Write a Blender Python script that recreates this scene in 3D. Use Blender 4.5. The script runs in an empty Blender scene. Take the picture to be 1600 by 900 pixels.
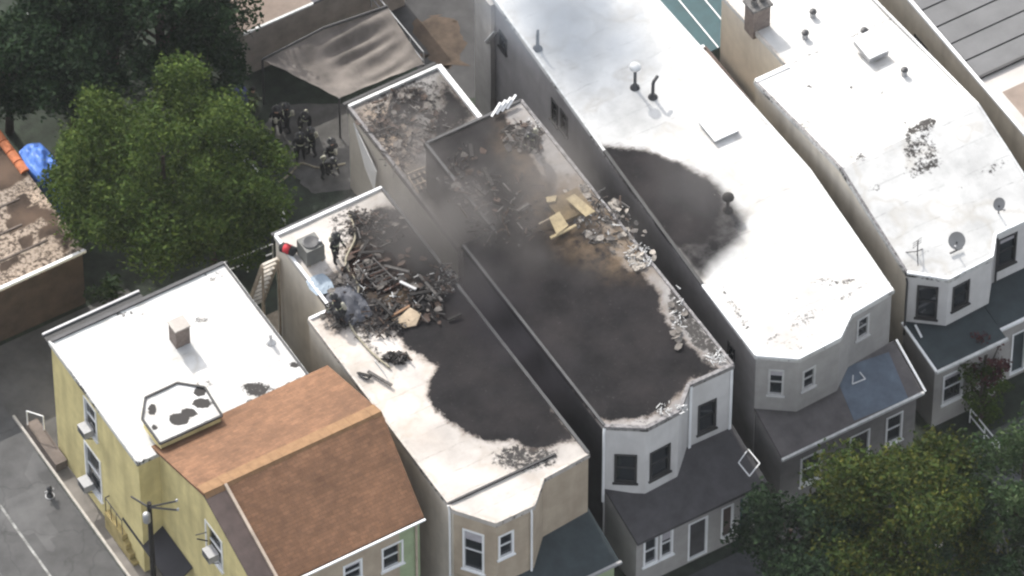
import bpy, bmesh, math, random
import numpy as np
from mathutils import Vector, noise, Matrix
random.seed(7); rng = np.random.default_rng(7)
S = bpy.context.scene; COL = S.collection
R = math.radians
# ---------------------------------------------------------------- camera
EL = R(50); FA = (.515, .8572); FOC = 12000.; DIST = 315.8
fwd = (FA[0]*math.cos(EL), FA[1]*math.cos(EL), -math.sin(EL))
rgt = (FA[1], -FA[0], 0.); upv = (FA[0]*math.sin(EL), FA[1]*math.sin(EL), math.cos(EL))
CAM = (-fwd[0]*DIST, -fwd[1]*DIST, 8.2-fwd[2]*DIST)
cd = bpy.data.cameras.new('camera'); co = bpy.data.objects.new('camera', cd); COL.objects.link(co)
co.location = CAM; co.rotation_euler = Vector(fwd).to_track_quat('-Z', 'Y').to_euler()
cd.sensor_width = 36; cd.lens = 36*FOC/1600; cd.clip_start = 1; cd.clip_end = 5000
S.camera = co
# ---------------------------------------------------------------- light
SUN_EL = R(38); SUN_AZ = (.03, .9995)
w = bpy.data.worlds.new('World'); S.world = w; w.use_nodes = True
wn = w.node_tree; sky = wn.nodes.new('ShaderNodeTexSky'); sky.sky_type = 'NISHITA'; sky.sun_disc = False
sky.sun_elevation = SUN_EL; sky.sun_rotation = math.atan2(SUN_AZ[0], SUN_AZ[1])
sky.air_density = 1.0; sky.dust_density = 2.5
bg = wn.nodes['Background']; bg.inputs[1].default_value = .15
hsv = wn.nodes.new('ShaderNodeHueSaturation'); hsv.inputs['Saturation'].default_value = .3
wn.links.new(sky.outputs[0], hsv.inputs['Color']); wn.links.new(hsv.outputs[0], bg.inputs[0])
sl = bpy.data.lights.new('sun', 'SUN'); so = bpy.data.objects.new('sun', sl); COL.objects.link(so)
sl.energy = 2.05; sl.angle = R(.5); sl.color = (1, .955, .89)
tosun = Vector((SUN_AZ[0]*math.cos(SUN_EL), SUN_AZ[1]*math.cos(SUN_EL), math.sin(SUN_EL)))
so.rotation_euler = tosun.to_track_quat('Z', 'Y').to_euler()
S.view_settings.view_transform = 'Standard'; S.view_settings.look = 'None'
S.view_settings.exposure = 1.4; S.view_settings.gamma = 1
S.render.engine = 'CYCLES'; S.cycles.max_bounces = 5; S.cycles.diffuse_bounces = 3
S.cycles.filter_width = 2.3

# ---------------------------------------------------------------- measuring (pixel of the photograph -> metres)
def ray(px, py):
    u = (px-800)/FOC; v = -(py-450)/FOC
    return tuple(fwd[i]+rgt[i]*u+upv[i]*v for i in range(3))
def P(px, py, z):
    d = ray(px, py); t = (z-CAM[2])/d[2]; return (CAM[0]+t*d[0], CAM[1]+t*d[1], z)
def PX(px, py, X):
    d = ray(px, py); t = (X-CAM[0])/d[0]; return (X, CAM[1]+t*d[1], CAM[2]+t*d[2])
def PY(px, py, Y):
    d = ray(px, py); t = (Y-CAM[1])/d[1]; return (CAM[0]+t*d[0], Y, CAM[2]+t*d[2])
def proj(x, y, z):
    r = (x-CAM[0], y-CAM[1], z-CAM[2]); dot = lambda a: r[0]*a[0]+r[1]*a[1]+r[2]*a[2]
    k = FOC/dot(fwd); return (800+k*dot(rgt), 450-k*dot(upv))
def onplane(p0, p1, px, py):            # -> (u along p0->p1, z)
    dx, dy = p1[0]-p0[0], p1[1]-p0[1]; L = math.hypot(dx, dy); n = (dy/L, -dx/L)
    d = ray(px, py); t = ((p0[0]-CAM[0])*n[0]+(p0[1]-CAM[1])*n[1])/(d[0]*n[0]+d[1]*n[1])
    x, y, z = (CAM[i]+t*d[i] for i in range(3))
    return ((x-p0[0])*dx/L+(y-p0[1])*dy/L, z)
def opx(p0, p1, bl, tr):
    a = onplane(p0, p1, *bl); b = onplane(p0, p1, *tr)
    return (min(a[0], b[0]), max(a[0], b[0]), a[1], b[1])

# ---------------------------------------------------------------- materials
MATS = {}
def mat(name, col, rough=.8, var=.12, scale=1.5, bump=.0, bscale=30, spec=.3, metal=0, stripes=None, grime=None):
    if name in MATS: return MATS[name]
    m = bpy.data.materials.new(name); m.use_nodes = True; t = m.node_tree; N = t.nodes; L = t.links
    b = N['Principled BSDF']; b.inputs['Roughness'].default_value = rough
    b.inputs['Specular IOR Level'].default_value = spec; b.inputs['Metallic'].default_value = metal
    tc = N.new('ShaderNodeTexCoord')
    n1 = N.new('ShaderNodeTexNoise'); n1.inputs['Scale'].default_value = scale; n1.inputs['Detail'].default_value = 6
    n1.inputs['Roughness'].default_value = .65
    L.new(tc.outputs['Object'], n1.inputs['Vector'])
    r = N.new('ShaderNodeValToRGB')
    dark = tuple(max(0, c*(1-var*2)) for c in col); lite = tuple(min(1, c*(1+var)) for c in col)
    r.color_ramp.elements[0].position = .3; r.color_ramp.elements[1].position = .7
    r.color_ramp.elements[0].color = (*dark, 1); r.color_ramp.elements[1].color = (*lite, 1)
    L.new(n1.outputs[0], r.inputs[0]); out = r.outputs[0]
    if grime:                       # vertical streaks of dirt, stretched along z
        mp = N.new('ShaderNodeMapping'); mp.inputs['Scale'].default_value = (1.1, 1.1, .2)
        L.new(tc.outputs['Object'], mp.inputs[0])
        n2 = N.new('ShaderNodeTexNoise'); n2.inputs['Scale'].default_value = 1.3; n2.inputs['Detail'].default_value = 5
        L.new(mp.outputs[0], n2.inputs['Vector'])
        r2 = N.new('ShaderNodeValToRGB'); r2.color_ramp.elements[0].position = .45; r2.color_ramp.elements[1].position = .75
        L.new(n2.outputs[0], r2.inputs[0])
        mx = N.new('ShaderNodeMix'); mx.data_type = 'RGBA'; mx.inputs[7].default_value = (*grime, 1)
        ml = N.new('ShaderNodeMath'); ml.operation = 'MULTIPLY'; ml.inputs[1].default_value = .4
        L.new(r2.outputs[0], ml.inputs[0]); L.new(ml.outputs[0], mx.inputs[0]); L.new(out, mx.inputs[6]); out = mx.outputs[2]
    L.new(out, b.inputs['Base Color'])
    h = None
    if stripes:                     # clapboard relief
        wv = N.new('ShaderNodeTexWave'); wv.wave_type = 'BANDS'; wv.bands_direction = 'Z'; wv.wave_profile = 'SAW'
        wv.inputs['Scale'].default_value = stripes; L.new(tc.outputs['Object'], wv.inputs['Vector']); h = wv.outputs[1]
        bp = N.new('ShaderNodeBump'); bp.inputs['Strength'].default_value = .35; bp.inputs['Distance'].default_value = .03
        L.new(h, bp.inputs['Height']); L.new(bp.outputs[0], b.inputs['Normal'])
    elif bump:
        nb = N.new('ShaderNodeTexNoise'); nb.inputs['Scale'].default_value = bscale; nb.inputs['Detail'].default_value = 4
        L.new(tc.outputs['Object'], nb.inputs['Vector'])
        bp = N.new('ShaderNodeBump'); bp.inputs['Strength'].default_value = bump; bp.inputs['Distance'].default_value = .03
        L.new(nb.outputs[0], bp.inputs['Height']); L.new(bp.outputs[0], b.inputs['Normal'])
    MATS[name] = m; return m
def roof_mat(name, base, dark_patch=(.0082, .0076, .0082), tintc=(.42, .33, .25), wearc=(.045, .042, .04), var=.08, tanc=(.125, .088, .055)):
    """flat-roof coating: char / wear / tint are shapes stored on the roof mesh"""
    m = bpy.data.materials.new(name); m.use_nodes = True; t = m.node_tree; N = t.nodes; L = t.links
    b = N['Principled BSDF']; b.inputs['Roughness'].default_value = .8; b.inputs['Specular IOR Level'].default_value = .08
    tc = N.new('ShaderNodeTexCoord')
    def nz(sc, det=5, ro=.6):
        n = N.new('ShaderNodeTexNoise'); n.inputs['Scale'].default_value = sc; n.inputs['Detail'].default_value = det
        n.inputs['Roughness'].default_value = ro; L.new(tc.outputs['Object'], n.inputs['Vector']); return n.outputs[0]
    def ramp(x, a, c, ca, cb):
        r = N.new('ShaderNodeValToRGB'); r.color_ramp.elements[0].position = a; r.color_ramp.elements[1].position = c
        r.color_ramp.elements[0].color = (*ca, 1); r.color_ramp.elements[1].color = (*cb, 1); L.new(x, r.inputs[0]); return r.outputs[0]
    def mix(f, a, c):
        x = N.new('ShaderNodeMix'); x.data_type = 'RGBA'; L.new(f, x.inputs[0]); L.new(a, x.inputs[6])
        if isinstance(c, tuple): x.inputs[7].default_value = (*c, 1)
        else: L.new(c, x.inputs[7])
        return x.outputs[2]
    def math_(op, a, c):
        x = N.new('ShaderNodeMath'); x.operation = op
        for i, q in enumerate((a, c)):
            if isinstance(q, (int, float)): x.inputs[i].default_value = q
            else: L.new(q, x.inputs[i])
        return x.outputs[0]
    def attr(n):
        a = N.new('ShaderNodeAttribute'); a.attribute_name = n; return a.outputs['Fac']
    big = nz(.55, 6, .62)
    c = ramp(big, .3, .72, tuple(q*(1-2*var) for q in base), tuple(min(.9, q*(1+var*.5)) for q in base))
    fine = nz(9, 4, .7)
    c = mix(math_('MULTIPLY', ramp(fine, .52, .8, (0, 0, 0), (1, 1, 1)), .18), c, tuple(q*.55 for q in base))
    # faint sheet seams across the roof and dried-up puddle rims
    sx = N.new('ShaderNodeSeparateXYZ'); L.new(tc.outputs['Object'], sx.inputs[0])
    yy = math_('ADD', math_('MULTIPLY', sx.outputs[1], .87), math_('MULTIPLY', nz(.8, 3), .25))
    fr = math_('FRACT', yy, 0.)
    seam = math_('MULTIPLY', math_('LESS_THAN', fr, .045), ramp(nz(2.3, 5, .7), .42, .68, (0,)*3, (1,)*3))
    c = mix(math_('MULTIPLY', seam, .55), c, tuple(q*.35 for q in base))
    rim = ramp(nz(.42, 3, .5), .505, .56, (0,)*3, (1,)*3); rm2 = ramp(nz(.42, 3, .5), .56, .60, (1,)*3, (0,)*3)
    c = mix(math_('MULTIPLY', math_('MULTIPLY', rim, rm2), .35), c, tuple(q*f for q, f in zip(base, (.62,.56,.48))))
    # tan staining
    tn = math_('MULTIPLY', attr('tint'), ramp(nz(1.4, 6, .7), .3, .6, (.35,)*3, (1,)*3)); c = mix(tn, c, tintc)
    # wear: breaks the coating into flecks
    k = math_('ADD', math_('MULTIPLY', attr('wear'), .75), math_('MULTIPLY', nz(5.5, 5, .75), .85))
    c = mix(ramp(k, .70, .80, (0,)*3, (1,)*3), c, wearc)
    # near-black patches, edges broken up by noise
    cc = ramp(nz(.7, 8, .72), .3, .75, tuple(q*.45 for q in dark_patch), tuple(q*1.9 for q in dark_patch))
    kk = math_('ADD', attr('char'), math_('MULTIPLY', math_('SUBTRACT', nz(2.4, 8, .8), .5), 1.5))
    c = mix(math_('MULTIPLY', ramp(kk, .12, .42, (0,)*3, (1,)*3), math_('MULTIPLY', ramp(nz(2.6, 5, .7), .3, .6, (.2,)*3, (1,)*3), .6)), c, (.115,.085,.065))
    cc = mix(math_('MULTIPLY', ramp(nz(.38, 5, .6), .42, .66, (0,)*3, (1,)*3), .75), cc, tuple(q*2.6 for q in (dark_patch[0]*1.08, dark_patch[1], dark_patch[2]*.94)))
    cc = mix(math_('MULTIPLY', ramp(nz(7, 6, .8), .60, .70, (0,)*3, (1,)*3), .5), cc, (.075,.072,.068))
    c = mix(ramp(kk, .36, .64, (0,)*3, (1,)*3), c, cc)
    # same near-black tone, laid on softly
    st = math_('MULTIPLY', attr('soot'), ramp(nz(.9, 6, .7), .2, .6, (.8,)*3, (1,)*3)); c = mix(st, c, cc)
    c = mix(math_('MULTIPLY', attr('tan'), ramp(nz(1.6, 7, .75), .36, .62, (0,)*3, (1,)*3)), c, tanc)
    L.new(c, b.inputs['Base Color'])
    bp = N.new('ShaderNodeBump'); bp.inputs['Strength'].default_value = .25; bp.inputs['Distance'].default_value = .04
    L.new(nz(4, 5, .7), bp.inputs['Height']); L.new(bp.outputs[0], b.inputs['Normal'])
    MATS[name] = m; return m
def glass_mat():
    m = mat('window_glass', (.018, .022, .026), rough=.06, var=.2, spec=.6); return m
def leaf_mat(name, a, b_, c_):
    m = bpy.data.materials.new(name); m.use_nodes = True; t = m.node_tree; N = t.nodes; L = t.links
    b = N['Principled BSDF']; b.inputs['Roughness'].default_value = .7; b.inputs['Specular IOR Level'].default_value = .08
    g = N.new('ShaderNodeNewGeometry'); r = N.new('ShaderNodeValToRGB')
    r.color_ramp.elements[0].color = (*a, 1); r.color_ramp.elements[1].color = (*c_, 1)
    e = r.color_ramp.elements.new(.55); e.color = (*b_, 1)
    L.new(g.outputs['Random Per Island'], r.inputs[0])
    tc = N.new('ShaderNodeTexCoord'); n = N.new('ShaderNodeTexNoise'); n.inputs['Scale'].default_value = .7; n.inputs['Detail'].default_value = 4
    L.new(tc.outputs['Object'], n.inputs['Vector'])
    hs = N.new('ShaderNodeHueSaturation'); mr = N.new('ShaderNodeMapRange')
    mr.inputs[1].default_value = .3; mr.inputs[2].default_value = .7; mr.inputs[3].default_value = .65; mr.inputs[4].default_value = 1.35
    L.new(n.outputs[0], mr.inputs[0]); L.new(mr.outputs[0], hs.inputs['Value']); L.new(r.outputs[0], hs.inputs['Color'])
    L.new(hs.outputs[0], b.inputs['Base Color'])
    tr = N.new('ShaderNodeBsdfTranslucent'); L.new(hs.outputs[0], tr.inputs[0])
    mx = N.new('ShaderNodeMixShader'); mx.inputs[0].default_value = .25
    L.new(b.outputs[0], mx.inputs[1]); L.new(tr.outputs[0], mx.inputs[2]); L.new(mx.outputs[0], N['Material Output'].inputs[0])
    MATS[name] = m; return m

def cracked(m):
    t = m.node_tree; N = t.nodes; L = t.links; b = N['Principled BSDF']; src = b.inputs['Base Color'].links[0].from_socket
    tc = N.new('ShaderNodeTexCoord'); n = N.new('ShaderNodeTexNoise'); n.inputs['Scale'].default_value = 1.2; n.inputs['Detail'].default_value = 5; L.new(tc.outputs['Object'], n.inputs['Vector'])
    ad = N.new('ShaderNodeVectorMath'); ad.operation = 'ADD'; L.new(tc.outputs['Object'], ad.inputs[0]); L.new(n.outputs['Color'], ad.inputs[1])
    v = N.new('ShaderNodeTexVoronoi'); v.feature = 'DISTANCE_TO_EDGE'; v.inputs['Scale'].default_value = .35; L.new(ad.outputs[0], v.inputs['Vector'])
    r = N.new('ShaderNodeValToRGB'); r.color_ramp.elements[0].position = .0; r.color_ramp.elements[1].position = .018; r.color_ramp.elements[0].color = (.78,.78,.78,1); L.new(v.outputs[0], r.inputs[0])
    v2 = N.new('ShaderNodeTexVoronoi'); v2.inputs['Scale'].default_value = .22; v2.distance = 'CHEBYCHEV'; L.new(tc.outputs['Object'], v2.inputs['Vector'])
    mr = N.new('ShaderNodeMapRange'); mr.inputs[3].default_value = .82; mr.inputs[4].default_value = 1.12; sp = N.new('ShaderNodeSeparateColor'); L.new(v2.outputs['Color'], sp.inputs[0]); L.new(sp.outputs[0], mr.inputs[0])
    a = N.new('ShaderNodeMix'); a.data_type = 'RGBA'; a.blend_type = 'MULTIPLY'; a.inputs[0].default_value = 1; L.new(src, a.inputs[6]); L.new(r.outputs[0], a.inputs[7])
    c = N.new('ShaderNodeMix'); c.data_type = 'RGBA'; c.blend_type = 'MULTIPLY'; c.inputs[0].default_value = 1; L.new(a.outputs[2], c.inputs[6]); L.new(mr.outputs[0], c.inputs[7])
    L.new(c.outputs[2], b.inputs['Base Color'])
GLASS = glass_mat()
ROOF_W = roof_mat('white_roof_coating', (.56, .555, .54), tintc=(.32,.30,.28), var=.15)
ROOF_B = roof_mat('scorched_roof_coating', (.50, .465, .43), tintc=(.40,.33,.27), var=.16)
ROOF_GREY = roof_mat('grey_roof_coating', (.30, .285, .275), tintc=(.20,.15,.10), var=.25)
ROOF_REAR = roof_mat('smoked_rear_roof', (.26, .25, .24), tintc=(.30,.22,.15), var=.22)
ROOF_DK = roof_mat('dark_roll_roofing', (.060, .058, .062), var=.15)
M_YEL = mat('yellow_siding', (.62, .53, .26), var=.08, stripes=2.6, grime=(.20, .16, .08))
M_WHT = mat('white_siding', (.54, .525, .515), var=.05, stripes=2.6, grime=(.33, .31, .29))
M_CREAM = mat('cream_siding', (.60, .55, .47), var=.06, stripes=2.6, grime=(.28, .25, .21))
M_BEIGE = mat('beige_siding', (.40, .33, .25), var=.08, stripes=2.6, grime=(.2, .15, .11))
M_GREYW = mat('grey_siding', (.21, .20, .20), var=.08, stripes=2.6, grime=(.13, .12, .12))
M_SOOTY_SHADE = mat('sooty_siding', (.024, .022, .024), var=.25, grime=(.02,.02,.02))  # soot-black, with the alley's shade darkened into the colour
M_GREYL = mat('pale_grey_siding', (.33, .315, .30), var=.08, stripes=2.6, grime=(.2, .19, .18))
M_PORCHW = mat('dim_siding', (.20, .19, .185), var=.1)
M_GREEN = mat('green_siding', (.30, .36, .22), var=.08, stripes=2.6)
M_TRIM = mat('white_trim', (.72, .72, .72), rough=.5, var=.05)
M_DTRIM = mat('dark_trim', (.035, .034, .034), rough=.6, var=.15)
M_SHING = mat('brown_shingles', (.158, .083, .046), rough=.9, var=.12, scale=2.2, bump=.5, bscale=22)
def shingle_courses(m, w_=.34, h_=.15):
    t = m.node_tree; N = t.nodes; L = t.links; b = N['Principled BSDF']; src = b.inputs['Base Color'].links[0].from_socket
    tc = N.new('ShaderNodeTexCoord'); br = N.new('ShaderNodeTexBrick'); br.inputs['Scale'].default_value = 1.
    br.inputs['Brick Width'].default_value = w_; br.inputs['Row Height'].default_value = h_; br.inputs['Mortar Size'].default_value = .012; br.inputs['Bias'].default_value = -.1
    br.inputs['Color1'].default_value = (.62,.60,.58,1); br.inputs['Color2'].default_value = (1.25,1.22,1.2,1); br.inputs['Mortar'].default_value = (.45,.43,.42,1)
    L.new(tc.outputs['Object'], br.inputs['Vector'])
    mx = N.new('ShaderNodeMix'); mx.data_type = 'RGBA'; mx.blend_type = 'MULTIPLY'; mx.inputs[0].default_value = .4
    L.new(src, mx.inputs[6]); L.new(br.outputs[0], mx.inputs[7])
    n = N.new('ShaderNodeTexNoise'); n.inputs['Scale'].default_value = .35; n.inputs['Detail'].default_value = 6; n.inputs['Roughness'].default_value = .7; L.new(tc.outputs['Object'], n.inputs['Vector'])
    mr = N.new('ShaderNodeMapRange'); mr.inputs[1].default_value = .3; mr.inputs[2].default_value = .7; mr.inputs[3].default_value = .72; mr.inputs[4].default_value = 1.3; L.new(n.outputs[0], mr.inputs[0])
    m2 = N.new('ShaderNodeMix'); m2.data_type = 'RGBA'; m2.blend_type = 'MULTIPLY'; m2.inputs[0].default_value = 1.; L.new(mx.outputs[2], m2.inputs[6]); L.new(mr.outputs[0], m2.inputs[7])
    L.new(m2.outputs[2], b.inputs['Base Color'])
shingle_courses(M_SHING)
M_SHINGB = mat('brown_siding_band', (.085, .062, .055), rough=.8, var=.15)
M_RIDGE = mat('ridge_shingles', (.20, .115, .058), rough=.9, var=.12, scale=3)
M_ASPH = mat('asphalt', (.088, .087, .087), rough=.9, var=.16, scale=.8, bump=.3, bscale=40)
cracked(M_ASPH)
M_SIDEW = mat('sidewalk', (.17, .155, .14), rough=.9, var=.15, scale=1.2, bump=.2, bscale=30)
M_SOIL = mat('yard_soil', (.026, .034, .024), rough=.95, var=.3, scale=1.5, bump=.6, bscale=14)
M_PATIO = mat('patio_concrete', (.085, .082, .078), rough=.9, var=.22, scale=1.4, bump=.2)
M_EARTH = mat('bare_earth', (.075, .055, .04), rough=.95, var=.25, scale=1.2, bump=.5, bscale=10)
M_PAINT = mat('road_paint', (.62, .62, .60), rough=.7, var=.15, scale=6)
M_METAL = mat('dark_metal', (.05, .05, .052), rough=.5, var=.15, metal=.3)
M_STEEL = mat('grey_metal', (.33, .33, .335), rough=.5, var=.1, metal=.3)
M_BRICK = mat('chimney_brick', (.17, .14, .125), rough=.9, var=.2, scale=5)
M_WOOD = mat('weathered_wood', (.36, .30, .23), rough=.85, var=.2, scale=4)
M_PALE = mat('pale_plywood', (.46, .37, .22), rough=.8, var=.2, scale=3)
M_CHAR = mat('charred_wood', (.022, .020, .019), rough=.9, var=.3, scale=6)
M_ASH = mat('ash', (.095, .088, .083), rough=.95, var=.3, scale=7)
M_RUST = mat('rusty_roof', (.115, .092, .078), rough=.9, var=.3, scale=1.6, bump=.3, bscale=8)
M_SAIL = mat('sail_cloth', (.135, .118, .105), rough=.85, var=.24, scale=.7)
M_TAN = mat('tan_roofing', (.22, .175, .145), rough=.9, var=.14, scale=.9)
M_TEAL = mat('teal_panel', (.022, .060, .068), rough=.6, var=.12)
M_BLUE = mat('blue_plastic', (.07, .17, .50), rough=.5, var=.15)
M_PURP = mat('blue_barrel_plastic', (.055, .06, .20), rough=.5, var=.12)
M_ORANGE = mat('orange_tile', (.42, .14, .06), rough=.8, var=.2, scale=4)
M_PORCHB = mat('blue_grey_roofing', (.115, .14, .175), rough=.85, var=.15)
M_PORCHD = mat('dark_porch_roofing', (.06, .057, .06), rough=.85, var=.18, bump=.2)
M_PORCHG = mat('brown_grey_roofing', (.11, .10, .10), rough=.85, var=.15)
M_PORCHT = mat('dark_green_roofing', (.035, .046, .050), rough=.8, var=.15)
M_PANEL = mat('grey_roof_sheet', (.11, .11, .112), rough=.65, var=.10, scale=.8, metal=.1)
M_GEAR = mat('turnout_cloth', (.020, .020, .021), rough=.85, var=.2, scale=8)
M_REFL = mat('reflective_band', (.34, .35, .24), rough=.4, var=.05)
M_HELM = mat('black_helmet', (.025, .025, .026), rough=.35, var=.1)
M_SKIN = mat('skin', (.38, .23, .16), rough=.6, var=.05)
M_TANK = mat('air_tank', (.32, .31, .25), rough=.4, var=.1)
M_RED = mat('red_cloth', (.42, .03, .04), rough=.7, var=.1)
M_BARK = mat('bark', (.06, .045, .035), rough=.95, var=.25, scale=5)
M_GREENISH = mat('teal_door', (.05, .10, .105), rough=.6, var=.1)
M_AWN = mat('dark_awning', (.030, .029, .034), rough=.8, var=.12)
M_CURT = mat('curtain', (.38, .36, .38), rough=.9, var=.15)
M_TARP = mat('grey_tarp', (.06, .063, .075), rough=.7, var=.2, scale=2)

# ---------------------------------------------------------------- mesh helpers
OFF = {}
class MB:
    def __init__(s): s.v = []; s.f = []
    def add(s, vs, fs):
        n = len(s.v); s.v += [tuple(p) for p in vs]; s.f += [tuple(i+n for i in f) for f in fs]; return s
    def quad(s, *p): return s.add(p, [tuple(range(len(p)))])
    def box(s, x0, x1, y0, y1, z0, z1):
        return s.add([(x0,y0,z0),(x1,y0,z0),(x1,y1,z0),(x0,y1,z0),(x0,y0,z1),(x1,y0,z1),(x1,y1,z1),(x0,y1,z1)],
                     [(0,3,2,1),(4,5,6,7),(0,1,5,4),(1,2,6,5),(2,3,7,6),(3,0,4,7)])
    def bar(s, a, b, w, h, up=(0,0,1)):     # box-section bar between two points
        a = Vector(a); b = Vector(b); d = (b-a).normalized(); u = Vector(up)
        if abs(d.dot(u)) > .98: u = Vector((1,0,0))
        r = d.cross(u).normalized()*w/2; q = r.cross(d).normalized()*h/2
        vs = [a-r-q, a+r-q, a+r+q, a-r+q, b-r-q, b+r-q, b+r+q, b-r+q]
        return s.add(vs, [(0,1,2,3),(7,6,5,4),(0,4,5,1),(1,5,6,2),(2,6,7,3),(3,7,4,0)])
    def tube(s, pts, rad, n=8, cap=True):
        pts = [Vector(p) for p in pts]; rad = rad if isinstance(rad, (list, tuple)) else [rad]*len(pts)
        n0 = len(s.v); ref = Vector((0,0,1))
        for i, p in enumerate(pts):
            d = (pts[min(i+1, len(pts)-1)]-pts[max(i-1, 0)]).normalized()
            u = d.cross(Vector((1,0,0)) if abs(d.x) < .9 else Vector((0,1,0))).normalized(); q = d.cross(u)
            for k in range(n):
                a = 2*math.pi*k/n; s.v.append(tuple(p+(u*math.cos(a)+q*math.sin(a))*rad[i]))
        for i in range(len(pts)-1):
            for k in range(n):
                a = n0+i*n+k; b = n0+i*n+(k+1) % n; s.f.append((a, b, b+n, a+n))
        if cap: s.f.append(tuple(n0+k for k in reversed(range(n)))); s.f.append(tuple(n0+(len(pts)-1)*n+k for k in range(n)))
        return s
    def lathe(s, c, prof, n=14):            # prof: (r, z)
        n0 = len(s.v)
        for r, z in prof:
            for k in range(n):
                a = 2*math.pi*k/n; s.v.append((c[0]+r*math.cos(a), c[1]+r*math.sin(a), c[2]+z))
        for i in range(len(prof)-1):
            for k in range(n):
                a = n0+i*n+k; b = n0+i*n+(k+1) % n; s.f.append((a, b, b+n, a+n))
        s.f.append(tuple(n0+k for k in reversed(range(n)))); s.f.append(tuple(n0+(len(prof)-1)*n+k for k in range(n)))
        return s
    def prism(s, pts, dz):                  # pts: top polygon (x,y,z), thickness dz downwards
        n = len(pts); top = [tuple(p) for p in pts]; bot = [(p[0], p[1], p[2]-dz) for p in pts]
        return s.add(top+bot, [tuple(range(n)), tuple(n+k for k in reversed(range(n)))]+[(k, n+k, n+(k+1) % n, (k+1) % n) for k in range(n)])
    def build(s, name, m, parent=None, kind=None, smooth=False, label=None):
        off = OFF.get(parent.name, (0,0,0)) if parent else (0,0,0)
        me = bpy.data.meshes.new(name)
        me.from_pydata([(p[0]-off[0], p[1]-off[1], p[2]-off[2]) for p in s.v], [], s.f)
        me.materials.append(m); me.update()
        if smooth: me.polygons.foreach_set('use_smooth', [True]*len(me.polygons))
        o = bpy.data.objects.new(name, me); COL.objects.link(o)
        if parent: o.parent = parent; OFF[o.name] = off
        if kind: o['kind'] = kind
        if label: o['label'] = label
        return o
def thing(name, label, cat, loc=(0,0,0), group=None, rz=0):
    o = bpy.data.objects.new(name, None); COL.objects.link(o); o.location = loc; o.rotation_euler = (0,0,rz)
    o['label'] = label; o['category'] = cat; OFF[o.name] = tuple(loc)
    o.empty_display_size = .3
    if group: o['group'] = group
    return o
def tag(o, label, cat, group=None):
    o['label'] = label; o['category'] = cat
    if group: o['group'] = group
    return o
def copy_tree(o, parent=None):
    c = o.copy(); COL.objects.link(c); c.parent = parent
    for ch in o.children: copy_tree(ch, c)
    return c
def lerp(a, b, t): return tuple(a[i]+(b[i]-a[i])*t for i in range(len(a)))

# ---------------------------------------------------------------- building helpers
def wall(root, p0, p1, zb, zt, m, ops=(), name='wall', depth=.12):
    """vertical wall p0->p1 (outside on the right), openings (u0,u1,z0,z1) with reveals; zt may be (z0,z1)"""
    L = math.hypot(p1[0]-p0[0], p1[1]-p0[1]); d = ((p1[0]-p0[0])/L, (p1[1]-p0[1])/L); n = (d[1], -d[0])
    zt = zt if isinstance(zt, (tuple, list)) else (zt, zt)
    top = lambda u: zt[0]+(zt[1]-zt[0])*u/L
    Q = lambda u, z, k=0.: (p0[0]+d[0]*u-n[0]*k, p0[1]+d[1]*u-n[1]*k, z)
    ops = [(max(.05, o[0]), min(L-.05, o[1]), o[2], o[3]) for o in ops]
    us = sorted({0., L, *[o[0] for o in ops], *[o[1] for o in ops]})
    zs = sorted({zb, *[o[2] for o in ops], *[o[3] for o in ops]})
    b = MB()
    for i in range(len(us)-1):
        a, c = us[i], us[i+1]; mid = (a+c)/2
        for k in range(len(zs)):
            z0 = zs[k]; last = k == len(zs)-1; z1 = None if last else zs[k+1]
            if not last and any(o[0] < mid < o[1] and o[2] < (z0+z1)/2 < o[3] for o in ops): continue
            b.quad(Q(a, z0), Q(c, z0), Q(c, top(c) if last else z1), Q(a, top(a) if last else z1))
    for o in ops:
        for (u0, z0), (u1, z1) in (((o[0],o[2]),(o[1],o[2])), ((o[1],o[2]),(o[1],o[3])), ((o[1],o[3]),(o[0],o[3])), ((o[0],o[3]),(o[0],o[2]))):
            b.quad(Q(u0, z0), Q(u0, z0, depth), Q(u1, z1, depth), Q(u1, z1))
    w = b.build(name, m, root)
    bm = bmesh.new(); bm.from_mesh(w.data); bmesh.ops.remove_doubles(bm, verts=bm.verts, dist=.0005)
    bm.to_mesh(w.data); bm.free()
    return Q
def ring(mb, Q, o, wd, k0, k1):
    u0, u1, z0, z1 = o
    out = [(u0,z0),(u1,z0),(u1,z1),(u0,z1)]; inn = [(u0+wd,z0+wd),(u1-wd,z0+wd),(u1-wd,z1-wd),(u0+wd,z1-wd)]
    vs = [Q(*p, k0) for p in out]+[Q(*p, k0) for p in inn]+[Q(*p, k1) for p in out]+[Q(*p, k1) for p in inn]
    fs = []
    for i in range(4):
        j = (i+1) % 4
        fs += [(i, j, 4+j, 4+i), (8+i, 12+i, 12+j, 8+j), (4+i, 4+j, 12+j, 12+i), (i, 8+i, 8+j, j)]
    mb.add(vs, fs)
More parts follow.
